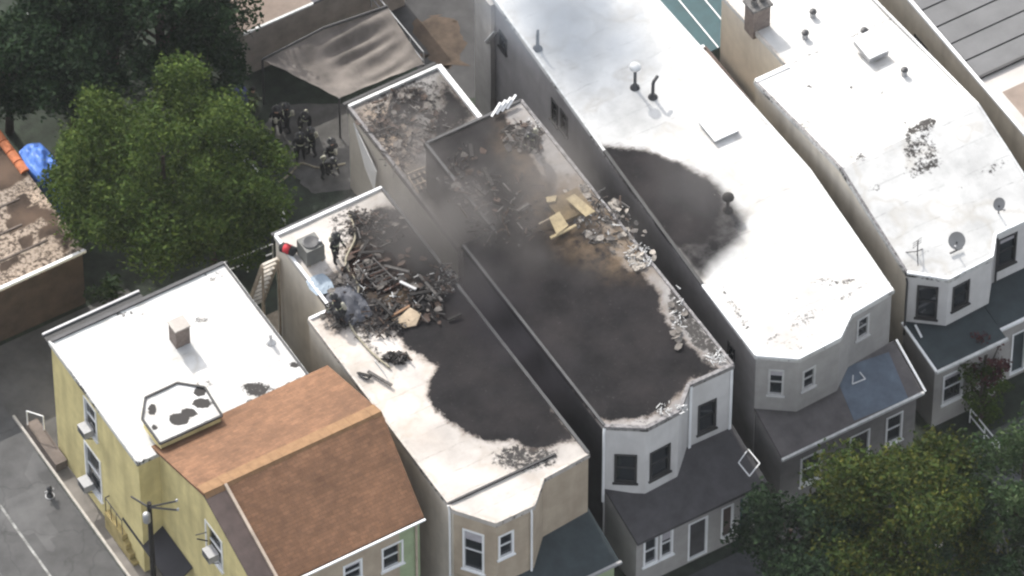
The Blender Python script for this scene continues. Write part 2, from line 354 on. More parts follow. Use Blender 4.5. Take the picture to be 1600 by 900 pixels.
def window(root, Q, o, fm=None, blind=False, rail=True, casing=.09, dark=False):
    fm = fm or M_TRIM; u0, u1, z0, z1 = o
    b = MB(); ring(b, Q, (u0-.02, u1+.02, z0-.02, z1+.02), casing, -.035, .09); f = b.build('window', fm, root)
    g = casing-.02
    MB().quad(Q(u0+g-.01, z0+g-.01, .075), Q(u1-g+.01, z0+g-.01, .075), Q(u1-g+.01, z1-g+.01, .075), Q(u0+g-.01, z1-g+.01, .075)).build('pane', GLASS, f)
    zm = (z0+z1)/2
    if rail:
        MB().bar(Q(u0+g, zm, .05), Q(u1-g, zm, .05), .05, .05).build('sash_rail', fm, f)
    MB().bar(Q(u0-.08, z0-.045, -.03), Q(u1+.08, z0-.045, -.03), .14, .05).build('sill', fm, f)
    if blind or random.random() < .35:
        zm = z0+(z1-z0)*random.uniform(.45,.8)
        MB().quad(Q(u0+g, zm+.1, .068), Q(u1-g, zm+.1, .068), Q(u1-g, z1-g, .068), Q(u0+g, z1-g, .068)).build('blind', M_CURT, f)
    return f
def wall_win(root, p0, p1, zb, zt, m, wins, fm=None, **kw):
    ops = [opx(p0, p1, *wn) if len(wn) == 2 else wn for wn in wins]
    Q = wall(root, p0, p1, zb, zt, m, ops)
    for o in ops: window(root, Q, o, fm, **kw)
    return Q
def sdist(px, py, poly):
    ins = False; best = 1e9; n = len(poly)
    for i in range(n):
        x0, y0 = poly[i]; x1, y1 = poly[(i+1) % n]
        if (y0 > py) != (y1 > py) and px < (x1-x0)*(py-y0)/(y1-y0)+x0: ins = not ins
        dx, dy = x1-x0, y1-y0; t = max(0, min(1, ((px-x0)*dx+(py-y0)*dy)/(dx*dx+dy*dy+1e-9)))
        best = min(best, math.hypot(px-x0-t*dx, py-y0-t*dy))
    return best if ins else -best
def sm(a, b, x):
    t = max(0, min(1, (x-a)/(b-a))); return t*t*(3-2*t)
def segd(x, y, a, c):
    dx, dy = c[0]-a[0], c[1]-a[1]; t = max(0, min(1, ((x-a[0])*dx+(y-a[1])*dy)/(dx*dx+dy*dy+1e-9)))
    return math.hypot(x-a[0]-t*dx, y-a[1]-t*dy)
def roof(root, polys, m, name='roof', dark_patch=(), soft_dark=(), wear=(), tint=(), tan=(), edgewear=.32, thick=.22, cell=.16, base=None):
    """roof slab(s); the stains are measured on the photograph and stored on the roof's own mesh"""
    base = base or {}
    bm = bmesh.new()
    for poly in polys:
        bm.faces.new([bm.verts.new(p) for p in poly])
    bmesh.ops.remove_doubles(bm, verts=bm.verts, dist=.002)
    xs = [v.co.x for v in bm.verts]; ys = [v.co.y for v in bm.verts]
    for ax, lo, hi in ((0, min(xs), max(xs)), (1, min(ys), max(ys))):
        k = lo+cell
        while k < hi-.01:
            nrm = (1,0,0) if ax == 0 else (0,1,0); pt = (k,0,0) if ax == 0 else (0,k,0)
            bmesh.ops.bisect_plane(bm, geom=bm.verts[:]+bm.edges[:]+bm.faces[:], plane_co=pt, plane_no=nrm, dist=.001)
            k += cell
    edge = [e for e in bm.edges if e.is_boundary]
    ret = bmesh.ops.extrude_edge_only(bm, edges=edge)
    for v in [g for g in ret['geom'] if isinstance(g, bmesh.types.BMVert)]: v.co.z -= thick
    bmesh.ops.recalc_face_normals(bm, faces=bm.faces)
    off = OFF.get(root.name, (0,0,0))
    me = bpy.data.meshes.new(name); bm.to_mesh(me); bm.free(); me.materials.append(m)
    rim_ = []
    for poly in polys:
        for a, c in zip(poly, poly[1:]+poly[:1]):
            if sum(1 for q in polys for u, v in zip(q, q[1:]+q[:1]) if math.dist(u[:2], c[:2]) < .01 and math.dist(v[:2], a[:2]) < .01) == 0: rim_.append((a, c))
    n = len(me.vertices); A = {k: [base.get(k, 0.)]*n for k in ('char','soot','wear','tint','tan')}
    for i, v in enumerate(me.vertices):
        x, y, z = v.co; px, py = proj(x, y, z)
        wob = noise.noise((x*.9, y*.9, 3))*9+noise.noise((x*2.7, y*2.7, 9))*5
        for key, lst in (('char', dark_patch), ('soot', soft_dark), ('wear', wear), ('tint', tint), ('tan', tan)):
            for poly, soft, amt in lst:
                if len(poly) == 1:
                    cx, cy, rx, ry = poly[0]; s = (1-math.hypot((px-cx)/rx, (py-cy)/ry))*min(rx, ry)
                    val = amt*sm(-soft, soft, s)
                else:
                    val = amt*sm(-soft, soft, sdist(px, py, poly)+wob*(.45 if key == 'char' else .8))
                A[key][i] = max(A[key][i], val)
        if edgewear:
            dm = min(segd(x, y, a, c) for a, c in rim_)
            A['wear'][i] = max(A['wear'][i], edgewear*math.exp(-dm/.3)*(1+.8*noise.noise((x*.6, y*.6, 20))))
        # undulating felt
        v.co.z += noise.noise((x*.8, y*.8, 0))*.02 if z > 0 else 0
    for k, vals in A.items():
        at = me.attributes.new(k, 'FLOAT', 'POINT'); at.data.foreach_set('value', vals)
    for v in me.vertices: v.co -= Vector(off)
    o = bpy.data.objects.new(name, me); COL.objects.link(o); o.parent = root; OFF[o.name] = off
    return o
def coping(root, pts, m=None, wd=.16, h=.1, lift=.05, name='coping'):
    for a, b in zip(pts[:-1], pts[1:]):
        MB().bar((a[0], a[1], a[2]+lift), (b[0], b[1], b[2]+lift), wd, h).build(name, m or M_TRIM, root)
def downspout(root, x, y, z0, z1, m=None):
    MB().tube([(x, y, z0), (x, y, z1-.25), (x, y+.08, z1)], .05, 8).build('downspout', m or M_TRIM, root)

# ---------------------------------------------------------------- the setting
g = MB(); g.quad((-900,-900,0), (900,-900,0), (900,900,0), (-900,900,0)); g.build('ground', M_SOIL, kind='structure')
def sheet(name, pts, z, m):
    b = MB(); b.prism([(p[0], p[1], z) for p in pts], z+.3 if z > .1 else z-.0005+.0); return b.build(name, m, kind='structure')
def flat(name, pts, z, m): return MB().quad(*[(p[0], p[1], z) for p in pts]).build(name, m, kind='structure')
flat('side_street', [(-30,-60), (-18.1,-60), (-18.1,80), (-30,80)], .004, M_ASPH)
flat('front_street', [(-18.1,-60), (90,-60), (90,-15.2), (-18.1,-15.2)], .004, mat('damp_asphalt', (.05,.052,.055), rough=.9, var=.2, scale=.8))  # asphalt colour darkened to carry the shade along the front
flat('driveway', [(-18.1,8.3), (-9.6,8.3), (-10.5,14.3), (-18.1,14.3)], .004, mat('driveway_asphalt', (.095,.092,.09), rough=.9, var=.2, scale=.7))
def slab(name, x0, x1, y0, y1, z, m): return MB().box(x0, x1, y0, y1, -.2, z).build(name, m, kind='structure')
slab('pavement', -17.95, -16.2, -15, 8.2, .12, M_SIDEW)
slab('front_pavement', -15.2, 60, -15.05, -11.2, .12, mat('dark_pavement', (.06,.062,.066), rough=.9, var=.2, scale=1.2))  # paving grey lowered, shade before the houses put into the colour
MB().box(-18.06, -17.955, -15.05, 10.6, -.2, .135).build('kerb', mat('pale_kerb', (.42,.39,.35), var=.15, scale=3), kind='structure')
MB().box(-18.1, 60, -15.2, -15.055, -.2, .15).build('kerb', MATS['pale_kerb'], kind='structure')
MB().quad((-20.81,-25,.009), (-20.70,-25,.009), (-20.70,7.2,.009), (-20.81,7.2,.009)).build('lane_marking', mat('faded_paint', (.26,.26,.25), var=.4, scale=3), kind='structure')
def ragged(pts, amp=.18, n=7):
    out = []
    for a, c in zip(pts, pts[1:]+pts[:1]):
        for k in range(n): p = lerp(a, c, k/n); out.append((p[0]+random.gauss(0,amp), p[1]+random.gauss(0,amp), p[2]))
    return out
q = [P(x, y, 0) for x, y in ((415,195), (440,160), (540,165), (575,290), (490,305), (455,270), (430,235))]
flat('patio', ragged(q, .06), .02, M_PATIO)
q = [P(x, y, 0) for x, y in ((585,0), (745,-20), (760,150), (690,160), (640,90))]
flat('back_yard', q, .006, mat('yard_asphalt', (.042,.041,.041), var=.2, scale=1))
q = [P(x, y, 0) for x, y in ((640,38), (690,22), (720,45), (722,95), (690,112), (660,85))]
flat('earth_patch', ragged(q), .012, M_EARTH)

# ---------------------------------------------------------------- row houses
def Z(p, z): return (p[0], p[1], z)
def porch(root, x0, x1, yb, yf, zb, zf, m, gut=None, wallm=None, wins=(), trim=True):
    MB().prism([(x0,yf,zf), (x1,yf,zf), (x1,yb,zb), (x0,yb,zb)], .16).build('porch_roof', m, root)
    if gut: MB().bar((x0-.05, yf-.06, zf-.05), (x1+.05, yf-.06, zf-.05), .12, .13).build('gutter', gut, root)
    if wallm:
        Q = wall(root, (x0+.1, yf+.25), (x1-.1, yf+.25), 0, zf-.12, wallm, [o[:4] for o in wins], 'porch_wall')
        for o in wins:
            if o[4] == 'door':
                b = MB(); ring(b, Q, o[:4], .08, -.03, .09); f = b.build('door', M_TRIM, root)
                MB().quad(Q(o[0]+.07, o[2], .08), Q(o[1]-.07, o[2], .08), Q(o[1]-.07, o[3]-.07, .08), Q(o[0]+.07, o[3]-.07, .08)).build('door_leaf', o[5], f)
            else: window(root, Q, o[:4], o[5] if len(o) > 5 else None)
        wall(root, (x1-.1, yf+.25), (x1-.1, yb), 0, (zf-.12, zb-.12), wallm, name='porch_wall')
        wall(root, (x0+.1, yb), (x0+.1, yf+.25), 0, (zb-.12, zf-.12), wallm, name='porch_wall')

# house B: beige corner of the row, scorched white roof
def house_b():
    r = thing('row_house', 'beige row house with scorched white roof, beside the brown gabled roof', 'house', (-4.7,-2,0), 'row houses')
    z = 7.7; X0, X1, yf = -7.8, -1.65, -8.75; XR = -6.75; yb = 7.8; ys = 3.2
    b0, b1, b2, b3, b4 = (X0,-8.4), (-6.69,-9.87), (-4.9,-9.88), (-3.88,-8.9), (X1,yf)
    zr = 7.7
    for a, c, wn in ((b0,b1,[((724,886),(756,836))]), (b1,b2,[((779,874),(802,828))]), (b2,b3,[]), (b3,b4,[])):
        wall_win(r, a, c, 3.6, z-.1, M_BEIGE, wn)
    MB().quad(Z(b0,3.6), Z(b3,3.6), Z(b2,3.6), Z(b1,3.6)).build('bay_underside', M_BEIGE, r)
    wall(r, (X0,-8.4), (X1,-8.6), 0, 3.62, M_BEIGE)
    wall(r, (X1,yf), (X1,yb), 0, z-.1, M_SOOTY_SHADE)
    wall(r, (X1,yb), (XR,yb), 0, z-.1, M_WHT)
    wall(r, (XR,yb), (XR,ys), 0, z-.1, M_CREAM)
    wall(r, (XR,ys), (X0,ys), 0, z-.1, M_CREAM)
    wall(r, (X0,ys), b0, 0, z-.1, M_CREAM)
    e = .05
    dark = [(640,330),(660,375),(690,405),(905,690),(880,690),(840,700),(800,688),(760,686),(725,675),(700,655),(680,640),(668,620),
            (670,600),(682,572),(640,545),(605,512),(585,478),(575,440),(560,410),(545,385),(560,350),(590,325)]
    roof(r, [[(X0-e,ys+e,z), (X0-e,-8.4,z), (-6.7,-9.92,z-.02), (-4.88,-9.93,z-.02), (-3.84,-8.95,z), (X1+e,yf-e,z), (X1+e,ys+e,z)],
             [(XR-e,ys+e,z), (X1+e,ys+e,z), (X1+e,yb+e,z), (XR-e,yb+e,z)]], ROOF_B, cell=.13,
         dark_patch=[(dark, 13, 1.), ([(525,470,30,50)], 14, .62), ([(610,470,60,55)], 20, .75)],
         soft_dark=[([(560,350),(640,330),(700,410),(640,500),(560,440)], 40, .85), ([(800,690,110,40)], 35, .35), ([(560,420),(590,500),(540,520),(510,470)], 20, .3)],
         wear=[([(540,440),(600,560),(560,540),(520,470)], 15, .5), ([(500,330),(560,310),(590,340),(560,420),(520,400)], 20, .42), ([(820,715,60,26)], 15, .5), ([(620,560,26,12)], 6, .6), ([(760,700,110,35)], 30, .22), ([(600,600,90,60)], 30, .15)],
         tan=[([(530,385),(575,375),(640,430),(640,480),(590,470),(545,430)], 14, .8)],
         tint=[([(560,560),(700,700),(650,690),(520,520)], 30, .35), ([(490,500),(530,500),(560,560),(500,540)], 14, .5)])
    # raised seam where the bay roof starts, plus edge trim
    a, c = P(700,787,z+.05), P(868,709,z+.05)
    MB().bar(a, c, .09, .09).build('roof_seam', M_DTRIM, r)
    coping(r, [(X0,ys,z), (X0,-8.4,z), (-6.69,-9.87,z), (-4.9,-9.88,z), (-3.88,-8.9,z), (X1,yf,z)], mat('aged_trim', (.44,.40,.36), var=.2, scale=4), wd=.1, h=.09, lift=.0)
    coping(r, [(X1,yf,z), (X1,3.3,z), (X1,yb,z)], M_METAL, wd=.14, h=.1, lift=.03)
    coping(r, [(X0,ys,z), (XR,ys,z), (XR,yb,z)], M_TRIM, wd=.12, h=.1, lift=.03)
    coping(r, [(XR,yb,z), (-3.2,yb,z), (X1,yb,z)], M_TRIM, wd=.12, h=.12, lift=.05)
    MB().bar((XR-.1,yb+.16,z-.02), (-3.0,yb+.16,z-.02), .14, .1).build('gutter', M_METAL, r)
    downspout(r, X0-.06, -8.2, 0, z)
    porch(r, X0+.6, X1+.1, -8.6, -11.1, 4.0, 3.2, M_PORCHT, M_STEEL, M_GREEN, [(1.0,1.9,.9,2.6,'win')])
    downspout(r, -5.05, -9.95, 3.6, z-.1)
    return r
HB = house_b()
# house C: the burnt one
def house_c():
    r = thing('row_house', 'burnt white row house with blackened roof, hatch torn open', 'house', (2.5,-2,0), 'row houses')
    z = 8.2; X0, X1, yf = -.55, 5.61, -8.14; XM = .96; ys = 3.0; yb = 8.6
    b0, b1, b2, b3, b4 = (X0,-8.17), (.87,-9.13), (2.47,-9.05), (3.51,-8.1), (X1,yf)
    for a, c, wn in ((b0,b1,[((960,753),(995,711))]), (b1,b2,[((1015,751),(1047,692))]), (b2,b3,[]), (b3,b4,[((1090,679),(1119,622))])):
        wall_win(r, a, c, 3.9, z-.1, M_WHT, wn, fm=M_DTRIM if wn else None)
    MB().quad(Z(b0,3.9), Z(b3,3.9), Z(b2,3.9), Z(b1,3.9)).build('bay_underside', M_WHT, r)
    wall(r, (X0,-8.05), (X1,-8.08), 0, 3.92, M_WHT)
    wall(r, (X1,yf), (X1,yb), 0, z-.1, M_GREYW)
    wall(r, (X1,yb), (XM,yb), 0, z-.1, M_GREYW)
    wall(r, (XM,yb), (XM,ys), 0, z-.1, M_SOOTY_SHADE)
    wall(r, (XM,ys), (X0,ys), 0, z-.1, M_SOOTY_SHADE)
    wall(r, (X0,ys), b0, 0, z-.1, M_SOOTY_SHADE)
    e = .06
    roof(r, [[(X0-e,ys+e,z), (X0-e,-8.17,z), (.87,-9.2,z), (2.5,-9.12,z), (3.55,-8.17,z), (X1+e,yf-e,z), (X1+e,ys+e,z)],
             [(XM-e,ys+e,z), (X1+e,ys+e,z), (X1+e,yb+e,z), (XM-e,yb+e,z)]], ROOF_GREY, cell=.12,
         dark_patch=[([(650,225),(780,165),(800,205),(825,235),(850,280),(890,330),(940,370),(975,420),(1000,425),(1025,450),(1040,500),(1075,540),(1105,565),
                 (1128,578),(1080,590),(1062,612),(1040,640),(990,655),(930,655),(700,380)], 15, 1.)],
         soft_dark=[([(690,240),(800,230),(900,330),(960,420),(840,470),(720,380)], 30, .55)],
         wear=[([(800,180),(850,230),(925,290),(890,290),(830,250),(790,200)], 12, .35), ([(1045,440),(1110,520),(1140,565),(1090,545),(1040,490)], 9, .55),
               ([(1000,400,26,22)], 10, .3), ([(1080,610),(1010,665),(945,662),(1040,640)], 8, .45)],
         tan=[([(850,270),(935,280),(1030,385),(1022,425),(960,425),(880,390),(830,325)], 32, 1.), ([(780,190),(840,250),(880,300),(820,290),(770,230)], 20, .5)],
         tint=[([(880,290),(930,300),(1010,390),(1000,425),(930,400),(880,340)], 22, .8)])
    coping(r, [(X0,ys,z), (X0,-8.17,z)], M_METAL, wd=.12, h=.1, lift=.02)
    coping(r, [(X0,-8.17,z), (.87,-9.13,z), (2.47,-9.05,z), (3.51,-8.1,z), (X1,yf,z)], mat('sooty_trim', (.20,.19,.19), var=.35, scale=5), wd=.16, h=.12, lift=-.02)
    coping(r, [(X1,yf,z), (X1,-3,z), (X1,ys,z)], MATS['sooty_trim'], wd=.12, h=.1, lift=.02)
    coping(r, [(X1,ys,z), (X1,yb,z)], MATS['sooty_trim'], wd=.14, h=.1, lift=.02)
    coping(r, [(X1,yb,z), (XM,yb,z)], M_METAL, wd=.12, h=.1, lift=.02)
    coping(r, [(XM,yb,z), (XM,ys,z)], M_METAL, wd=.12, h=.1, lift=.02)
    # corner boards and downpipe of the white front
    MB().tube([(X0-.06,-8.25,3.4), (X0-.06,-8.25,z-.3), (X0,-8.2,z-.1)], .06, 8).build('downspout', M_TRIM, r)
    MB().bar((X1-.06,yf-.03,3.9), (X1-.06,yf-.03,z-.12), .12, .05, (0,1,0)).build('corner_board', M_TRIM, r)
    MB().bar((3.6,-8.16,3.9), (3.6,-8.16,z-.12), .12, .06, (0,1,0)).build('corner_board', M_TRIM, r)
    # porch: window pair, door and narrow door under the dark roof
    porch(r, X0+.05, X1+.15, -8.05, -10.8, 4.15, 3.3, M_PORCHD, None, M_GREYL,
          [(.35,1.0,1.2,2.9,'win'), (1.15,1.75,1.2,2.9,'win'), (2.5,3.45,.15,2.6,'door',M_PORCHD), (4.1,4.7,.5,2.6,'door',M_SHINGB), (5.05,5.55,1.0,2.6,'win',M_GREENISH)])
    # low rear extension
    zl = 5.2; ex0, ex1, ey = .5, 4.95, 14.3
    wall(r, (ex1,yb), (ex1,ey), 0, zl-.1, M_GREYW)
    wall(r, (ex1,ey), (ex0,ey), 0, zl-.1, M_WHT)
    wall(r, (ex0,ey), (ex0,yb), 0, zl-.1, M_CREAM)
    wall(r, (ex0,yb), (ex0,5.2), 0, (zl-.1,zl-.1), M_CREAM)
    wall(r, (ex0,5.2), (XM,5.2), 0, zl-.1, M_GREYW)
    roof(r, [[(ex0-e,yb,zl), (ex1+e,yb,zl), (ex1+e,ey+e,zl), (ex0-e,ey+e,zl)],
             [(ex0-e,5.2,zl), (XM,5.2,zl), (XM,yb,zl), (ex0-e,yb,zl)]], ROOF_REAR, name='rear_roof', cell=.12,
         dark_patch=[([(612,140),(660,140),(668,170),(620,200),(600,185)], 8, .85), ([(690,120),(745,180),(690,225),(668,205),(690,160)], 14, .7), ([(600,200,20,12)], 8, .7), ([(560,190,8,20)],6,.5), ([(650,270),(668,262),(760,400),(720,400)], 10, .8)],
         soft_dark=[([(640,150),(690,108),(750,180),(670,240),(620,200)], 25, .5), ([(665,290,40,50)], 25, .6)],
         wear=[([(650,190,110,90)], 40, .42)],
         tint=[([(560,165),(640,150),(650,260),(600,240)], 20, .75), ([(620,240,30,30)], 12, .8)])
    coping(r, [(ex1,8.7,zl), (ex1,ey,zl)], M_TRIM, wd=.22, h=.16, lift=.08)
    coping(r, [(ex1,ey,zl), (ex0,ey,zl)], mat('light_trim', (.55,.55,.54), var=.15, scale=4), wd=.14, h=.14, lift=.06)
    MB().bar((ex1,ey+.3,zl-.05), (ex0-.1,ey+.3,zl-.05), .14, .1).build('gutter', M_DTRIM, r)
    coping(r, [(ex0,ey,zl), (ex0,yb,zl), (ex0,5.2,zl)], MATS['sooty_trim'], wd=.14, h=.12, lift=.05)
    # torn siding hanging off the rear wall
    b = MB(); a = PX(552,192,ex0-.05); c = PX(588,268,ex0-.3); d = PX(585,300,ex0-.25)
    b.add([a, c, d, PX(570,262,ex0-.06), (a[0]+.03,a[1],a[2]), (c[0]+.03,c[1],c[2]), (d[0]+.03,d[1],d[2])], [(0,1,2,3), (4,5,2,3), (0,4,5,1)])
    b.build('loose_siding', M_TRIM, r)
    return r
HC = house_c()
# house D: long white roof
def house_d():
    r = thing('row_house', 'long white-roofed grey row house right of the burnt roof, black scorch patch on its edge', 'house', (10,0,0), 'row houses')
    z = 8.2; yf = -8.3
    b0, b1, b2, b3, b4 = (6.7,-8.2), (8.1,-9.24), (10.13,-9.16), (11.2,-8.34), (13.34,-8.12)
    for a, c, wn in ((b0,b1,[((1200,616),(1225,579))]), (b1,b2,[((1253,611),(1274,571))]), (b2,b3,[]), (b3,b4,[((1338,532),(1358,490))])):
        wall_win(r, a, c, 4.75, z-.1, M_GREYL, wn, fm=mat('grey_trim', (.45,.44,.43), var=.1), blind=True)
    MB().quad(Z(b0,4.75), Z(b3,4.75), Z(b2,4.75), Z(b1,4.75)).build('bay_underside', M_GREYL, r)
    wall(r, (6.7,-8.1), (13.34,-8.1), 0, 4.77, M_GREYL)
    k0, k1 = (13.94,-.87), (13.36,10.6)
    wall(r, b4, k0, 0, z-.1, M_CREAM); wall(r, k0, (13.3,15.45), 0, z-.1, M_CREAM)
    wall(r, (13.3,15.45), (7.7,15.45), 0, z-.1, M_GREYL)
    m1 = (7.15,4.4)
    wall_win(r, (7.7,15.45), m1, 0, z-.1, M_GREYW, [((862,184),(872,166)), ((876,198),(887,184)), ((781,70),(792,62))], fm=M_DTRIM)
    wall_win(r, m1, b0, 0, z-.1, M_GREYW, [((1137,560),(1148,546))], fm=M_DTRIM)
    e = .06
    roof(r, [[(6.7-e,-8.2,z), (8.1,-9.3,z), (10.16,-9.22,z), (11.22,-8.42,z), (13.36+e,-8.2,z), (13.94+e,-.87,z), (13.3+e,15.45+e,z), (7.7-e,15.45+e,z), (7.15-e,4.4,z)]],
         ROOF_W, cell=.15,
         soft_dark=[([(940,232),(1010,238),(1070,262),(1125,290),(1165,335),(1160,375),(1115,415),(1095,440),(1040,380)], 13, 1.)],  # near-black patch along the left edge, soft rim
         tint=[([(1150,500),(1360,430),(1385,450),(1240,555),(1180,550)], 40, .6)],
         dark_patch=[([(935,226),(1005,236),(1062,256),(1110,283),(1130,320),(1100,380),(1050,385)], 12, 1.)],
         wear=[([(1165,505),(1195,525),(1360,432),(1370,440),(1200,540)], 7, .42), ([(1130,440),(1180,520),(1165,520),(1120,450)], 6, .42), ([(1280,480,120,60)], 40, .24), ([(1250,535,70,25)], 15, .3), ([(900,100,110,140)], 60, .2),
               ([(1310,440,60,10)], 8, .4)],
         )
    coping(r, [(7.7,15.45,z), (7.15,4.4,z)], MATS['light_trim'], wd=.12, h=.08, lift=.0)
    coping(r, [(7.15,4.4,z), (6.8,-3.9,z)], M_DTRIM, wd=.14, h=.1, lift=.02)
    coping(r, [(6.8,-3.9,z), (6.7,-8.2,z), (8.1,-9.24,z), (10.13,-9.16,z), (11.2,-8.34,z), (13.34,-8.12,z)], M_TRIM, wd=.12, h=.1, lift=.0)
    coping(r, [(13.34,-8.12,z), k0+(z,), (13.36,15.45,z)], MATS['light_trim'], wd=.1, h=.06, lift=.0)
    MB().prism([PX(757,64,6.9), PX(771,48,6.9), PX(776,50,7.6), PX(763,68,7.6)], .06).build('window_hood', M_TRIM, r)
    MB().box(7.4,7.62,14.1,15.40,0,7.9).build('corner_strip', M_GREYL, r)
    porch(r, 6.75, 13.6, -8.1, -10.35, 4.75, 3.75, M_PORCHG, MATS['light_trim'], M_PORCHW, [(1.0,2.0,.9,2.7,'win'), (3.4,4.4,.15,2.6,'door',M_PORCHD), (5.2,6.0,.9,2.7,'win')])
    q = [P(x, y, 4.2) for x, y in ((1302,592), (1388,560), (1420,612), (1335,648))]
    f = lambda p: (p[0], p[1], 3.75+(p[1]+10.35)/2.25*1.0+.012)
    MB().prism([f(p) for p in (q[3], q[2], q[1], q[0])], .01).build('roof_patch', M_PORCHB, r)
    MB().bar((13.72,-8.1,4.72), (13.72,-10.4,3.72), .09, .1).build('rake_board', M_TRIM, r)
    return r
HD = house_d()
def house_e():
    r = thing('row_house', 'white-roofed cream row house with brick chimney and satellite dishes', 'house', (18,0,0), 'row houses')
    XL, XR = 14.6, 21.4; zf = 7.75; zr = 9.25; yr = -2.2; XB = 16.25; ys = 4.4; yb = 9.7; zs = 8.25; zb = 7.75
    yfl = -7.35
    b0, b1, b2, b3, b4 = (XL,yfl), (15.95,-8.45), (18.15,-8.35), (18.85,-7.5), (21.4,-7.5)
    zf = 7.75
    for a, c, wn in ((b0,b1,[((1431,495),(1466,449))]), (b1,b2,[((1487,486),(1515,436))]), (b2,b3,[]), (b3,b4,[((1557,421),(1589,362))])):
        wall_win(r, a, c, 4.6, zf-.1, M_WHT, wn, fm=M_DTRIM)
    MB().quad(Z(b0,4.6), Z(b3,4.6), Z(b2,4.6), Z(b1,4.6)).build('bay_underside', M_WHT, r)
    wall(r, (XL,-7.3), (XR,-7.4), 0, 4.62, M_WHT)
    wall(r, b4, (XR,yr), 0, (zf-.1,zr-.1), M_CREAM); wall(r, (XR,yr), (XR,yb), 0, (zr-.1,zb-.1), M_CREAM)
    wall(r, (XR,yb), (XB,yb), 0, zb-.1, M_GREYL)
    wall(r, (XB,yb), (XB,ys), 0, (zb-.1,zs-.1), M_CREAM)
    wall(r, (XB,ys), (XL,ys), 0, zs-.1, M_CREAM)
    wall(r, (XL,ys), (XL,yr), 0, (zs-.1,zr-.1), M_CREAM); wall(r, (XL,yr), b0, 0, (zr-.1,zf-.1), M_CREAM)
    e = .06
    roof(r, [[(XL-e,yr,zr), (XL-e,yfl,zf), (15.95,-8.52,zf-.12), (18.18,-8.42,zf-.12), (18.88,-7.57,zf), (XR+e,-7.57,zf), (XR+e,yr,zr)],
             [(XL-e,ys+e,zs), (XL-e,yr,zr), (XR+e,yr,zr), (XR+e,ys+e,zs)],
             [(XB-e,yb+e,zb), (XB-e,ys+e,zs), (XR+e,ys+e,zs), (XR+e,yb+e,zb)]], ROOF_W, cell=.12,
         wear=[([(1400,185),(1465,172),(1475,270),(1415,290)], 16, .4), ([(1410,205),(1460,180),(1466,195),(1415,215)], 4, 0.56), ([(1412,225),(1440,215),(1440,240),(1415,245)], 4, 0.47), ([(1425,262),(1462,248),(1466,262),(1430,275)], 4, 0.51),
               ([(1320,265),(1500,150),(1600,285),(1420,420)], 25, 0.19), ([(1500,290),(1570,245),(1575,258),(1500,300)], 6, 0.39), ([(1340,245,26,8)], 5, 0.43), ([(1370,295,20,10)], 6, 0.35),
               ([(1260,195,14,8)], 5, 0.39), ([(1265,135,8,4)], 3, 0.47), ([(1330,135,5,4)], 3, 0.47), ([(1378,146,7,4)], 3, 0.47), ([(1440,395,40,16)], 10, 0.27), ([(1330,280),(1415,425),(1405,425),(1325,290)], 5, 0.35)],
         tint=[([(1190,125),(1230,98),(1240,120),(1200,140)], 10, .3)])
    coping(r, [(XB,yb,zb), (XB,ys,zs)], MATS['aged_trim'], wd=.1, h=.08, lift=.0)
    coping(r, [(XB,ys,zs), (XL,ys,zs)], M_TRIM, wd=.2, h=.1, lift=.03)
    coping(r, [(XL,ys,zs), (XL,yr,zr), (XL,yfl,zf)], MATS['sooty_trim'], wd=.1, h=.08, lift=.0)
    coping(r, [(XL,yfl,zf), (15.95,-8.45,zf-.12), (18.15,-8.35,zf-.12), (18.85,-7.5,zf), (XR,-7.5,zf)], M_TRIM, wd=.12, h=.1, lift=.0)
    coping(r, [(XR,-7.5,zf), (XR,yr,zr), (XR,yb,zb)], MATS['light_trim'], wd=.1, h=.06, lift=.0)
    downspout(r, 14.5, -7.55, 4, 7.6, M_METAL); downspout(r, 18.95, -7.62, 4.7, 7.5, M_METAL)
    # chimney
    c = P(1183,38,8.0)
    b = MB(); b.box(c[0]-.42, c[0]+.42, c[1]-.35, c[1]+.35, 7.6, 9.3); ch = b.build('chimney', M_BRICK, r)
    b = MB(); b.box(c[0]-.5, c[0]+.5, c[1]-.43, c[1]+.43, 9.303, 9.42); b.build('chimney_cap', mat('sooty_cap', (.12,.115,.11), var=.3, scale=6), ch)
    for dx in (-.2, .2): MB().lathe((c[0]+dx, c[1], 9.42), [(.13,0), (.13,.25), (.1,.26), (.1,.1)], 10).build('flue', MATS['sooty_cap'], ch)
    porch(r, XL-.05, 18.0, -7.35, -9.95, 4.55, 4.1, M_PORCHT, MATS['light_trim'], M_GREYL, [(.45,1.45,1.25,3.1,'win')])
    porch(r, 18.05, XR+.3, -7.4, -9.4, 4.5, 4.1, M_PORCHT, M_TRIM, M_GREYL, [(.75,1.5,.2,2.9,'door',M_PORCHT), (2.0,3.0,1.0,2.9,'win')])
    MB().bar((XL-.1,-7.35,4.57), (XL-.1,-10,4.12), .1, .12).build('rake_board', M_TRIM, r)
    a = P(1430,508,4.6); c = P(1440,527,4.5); MB().bar(a, c, .08, .08).build('flashing', M_TRIM, r)
    return r
HE = house_e()
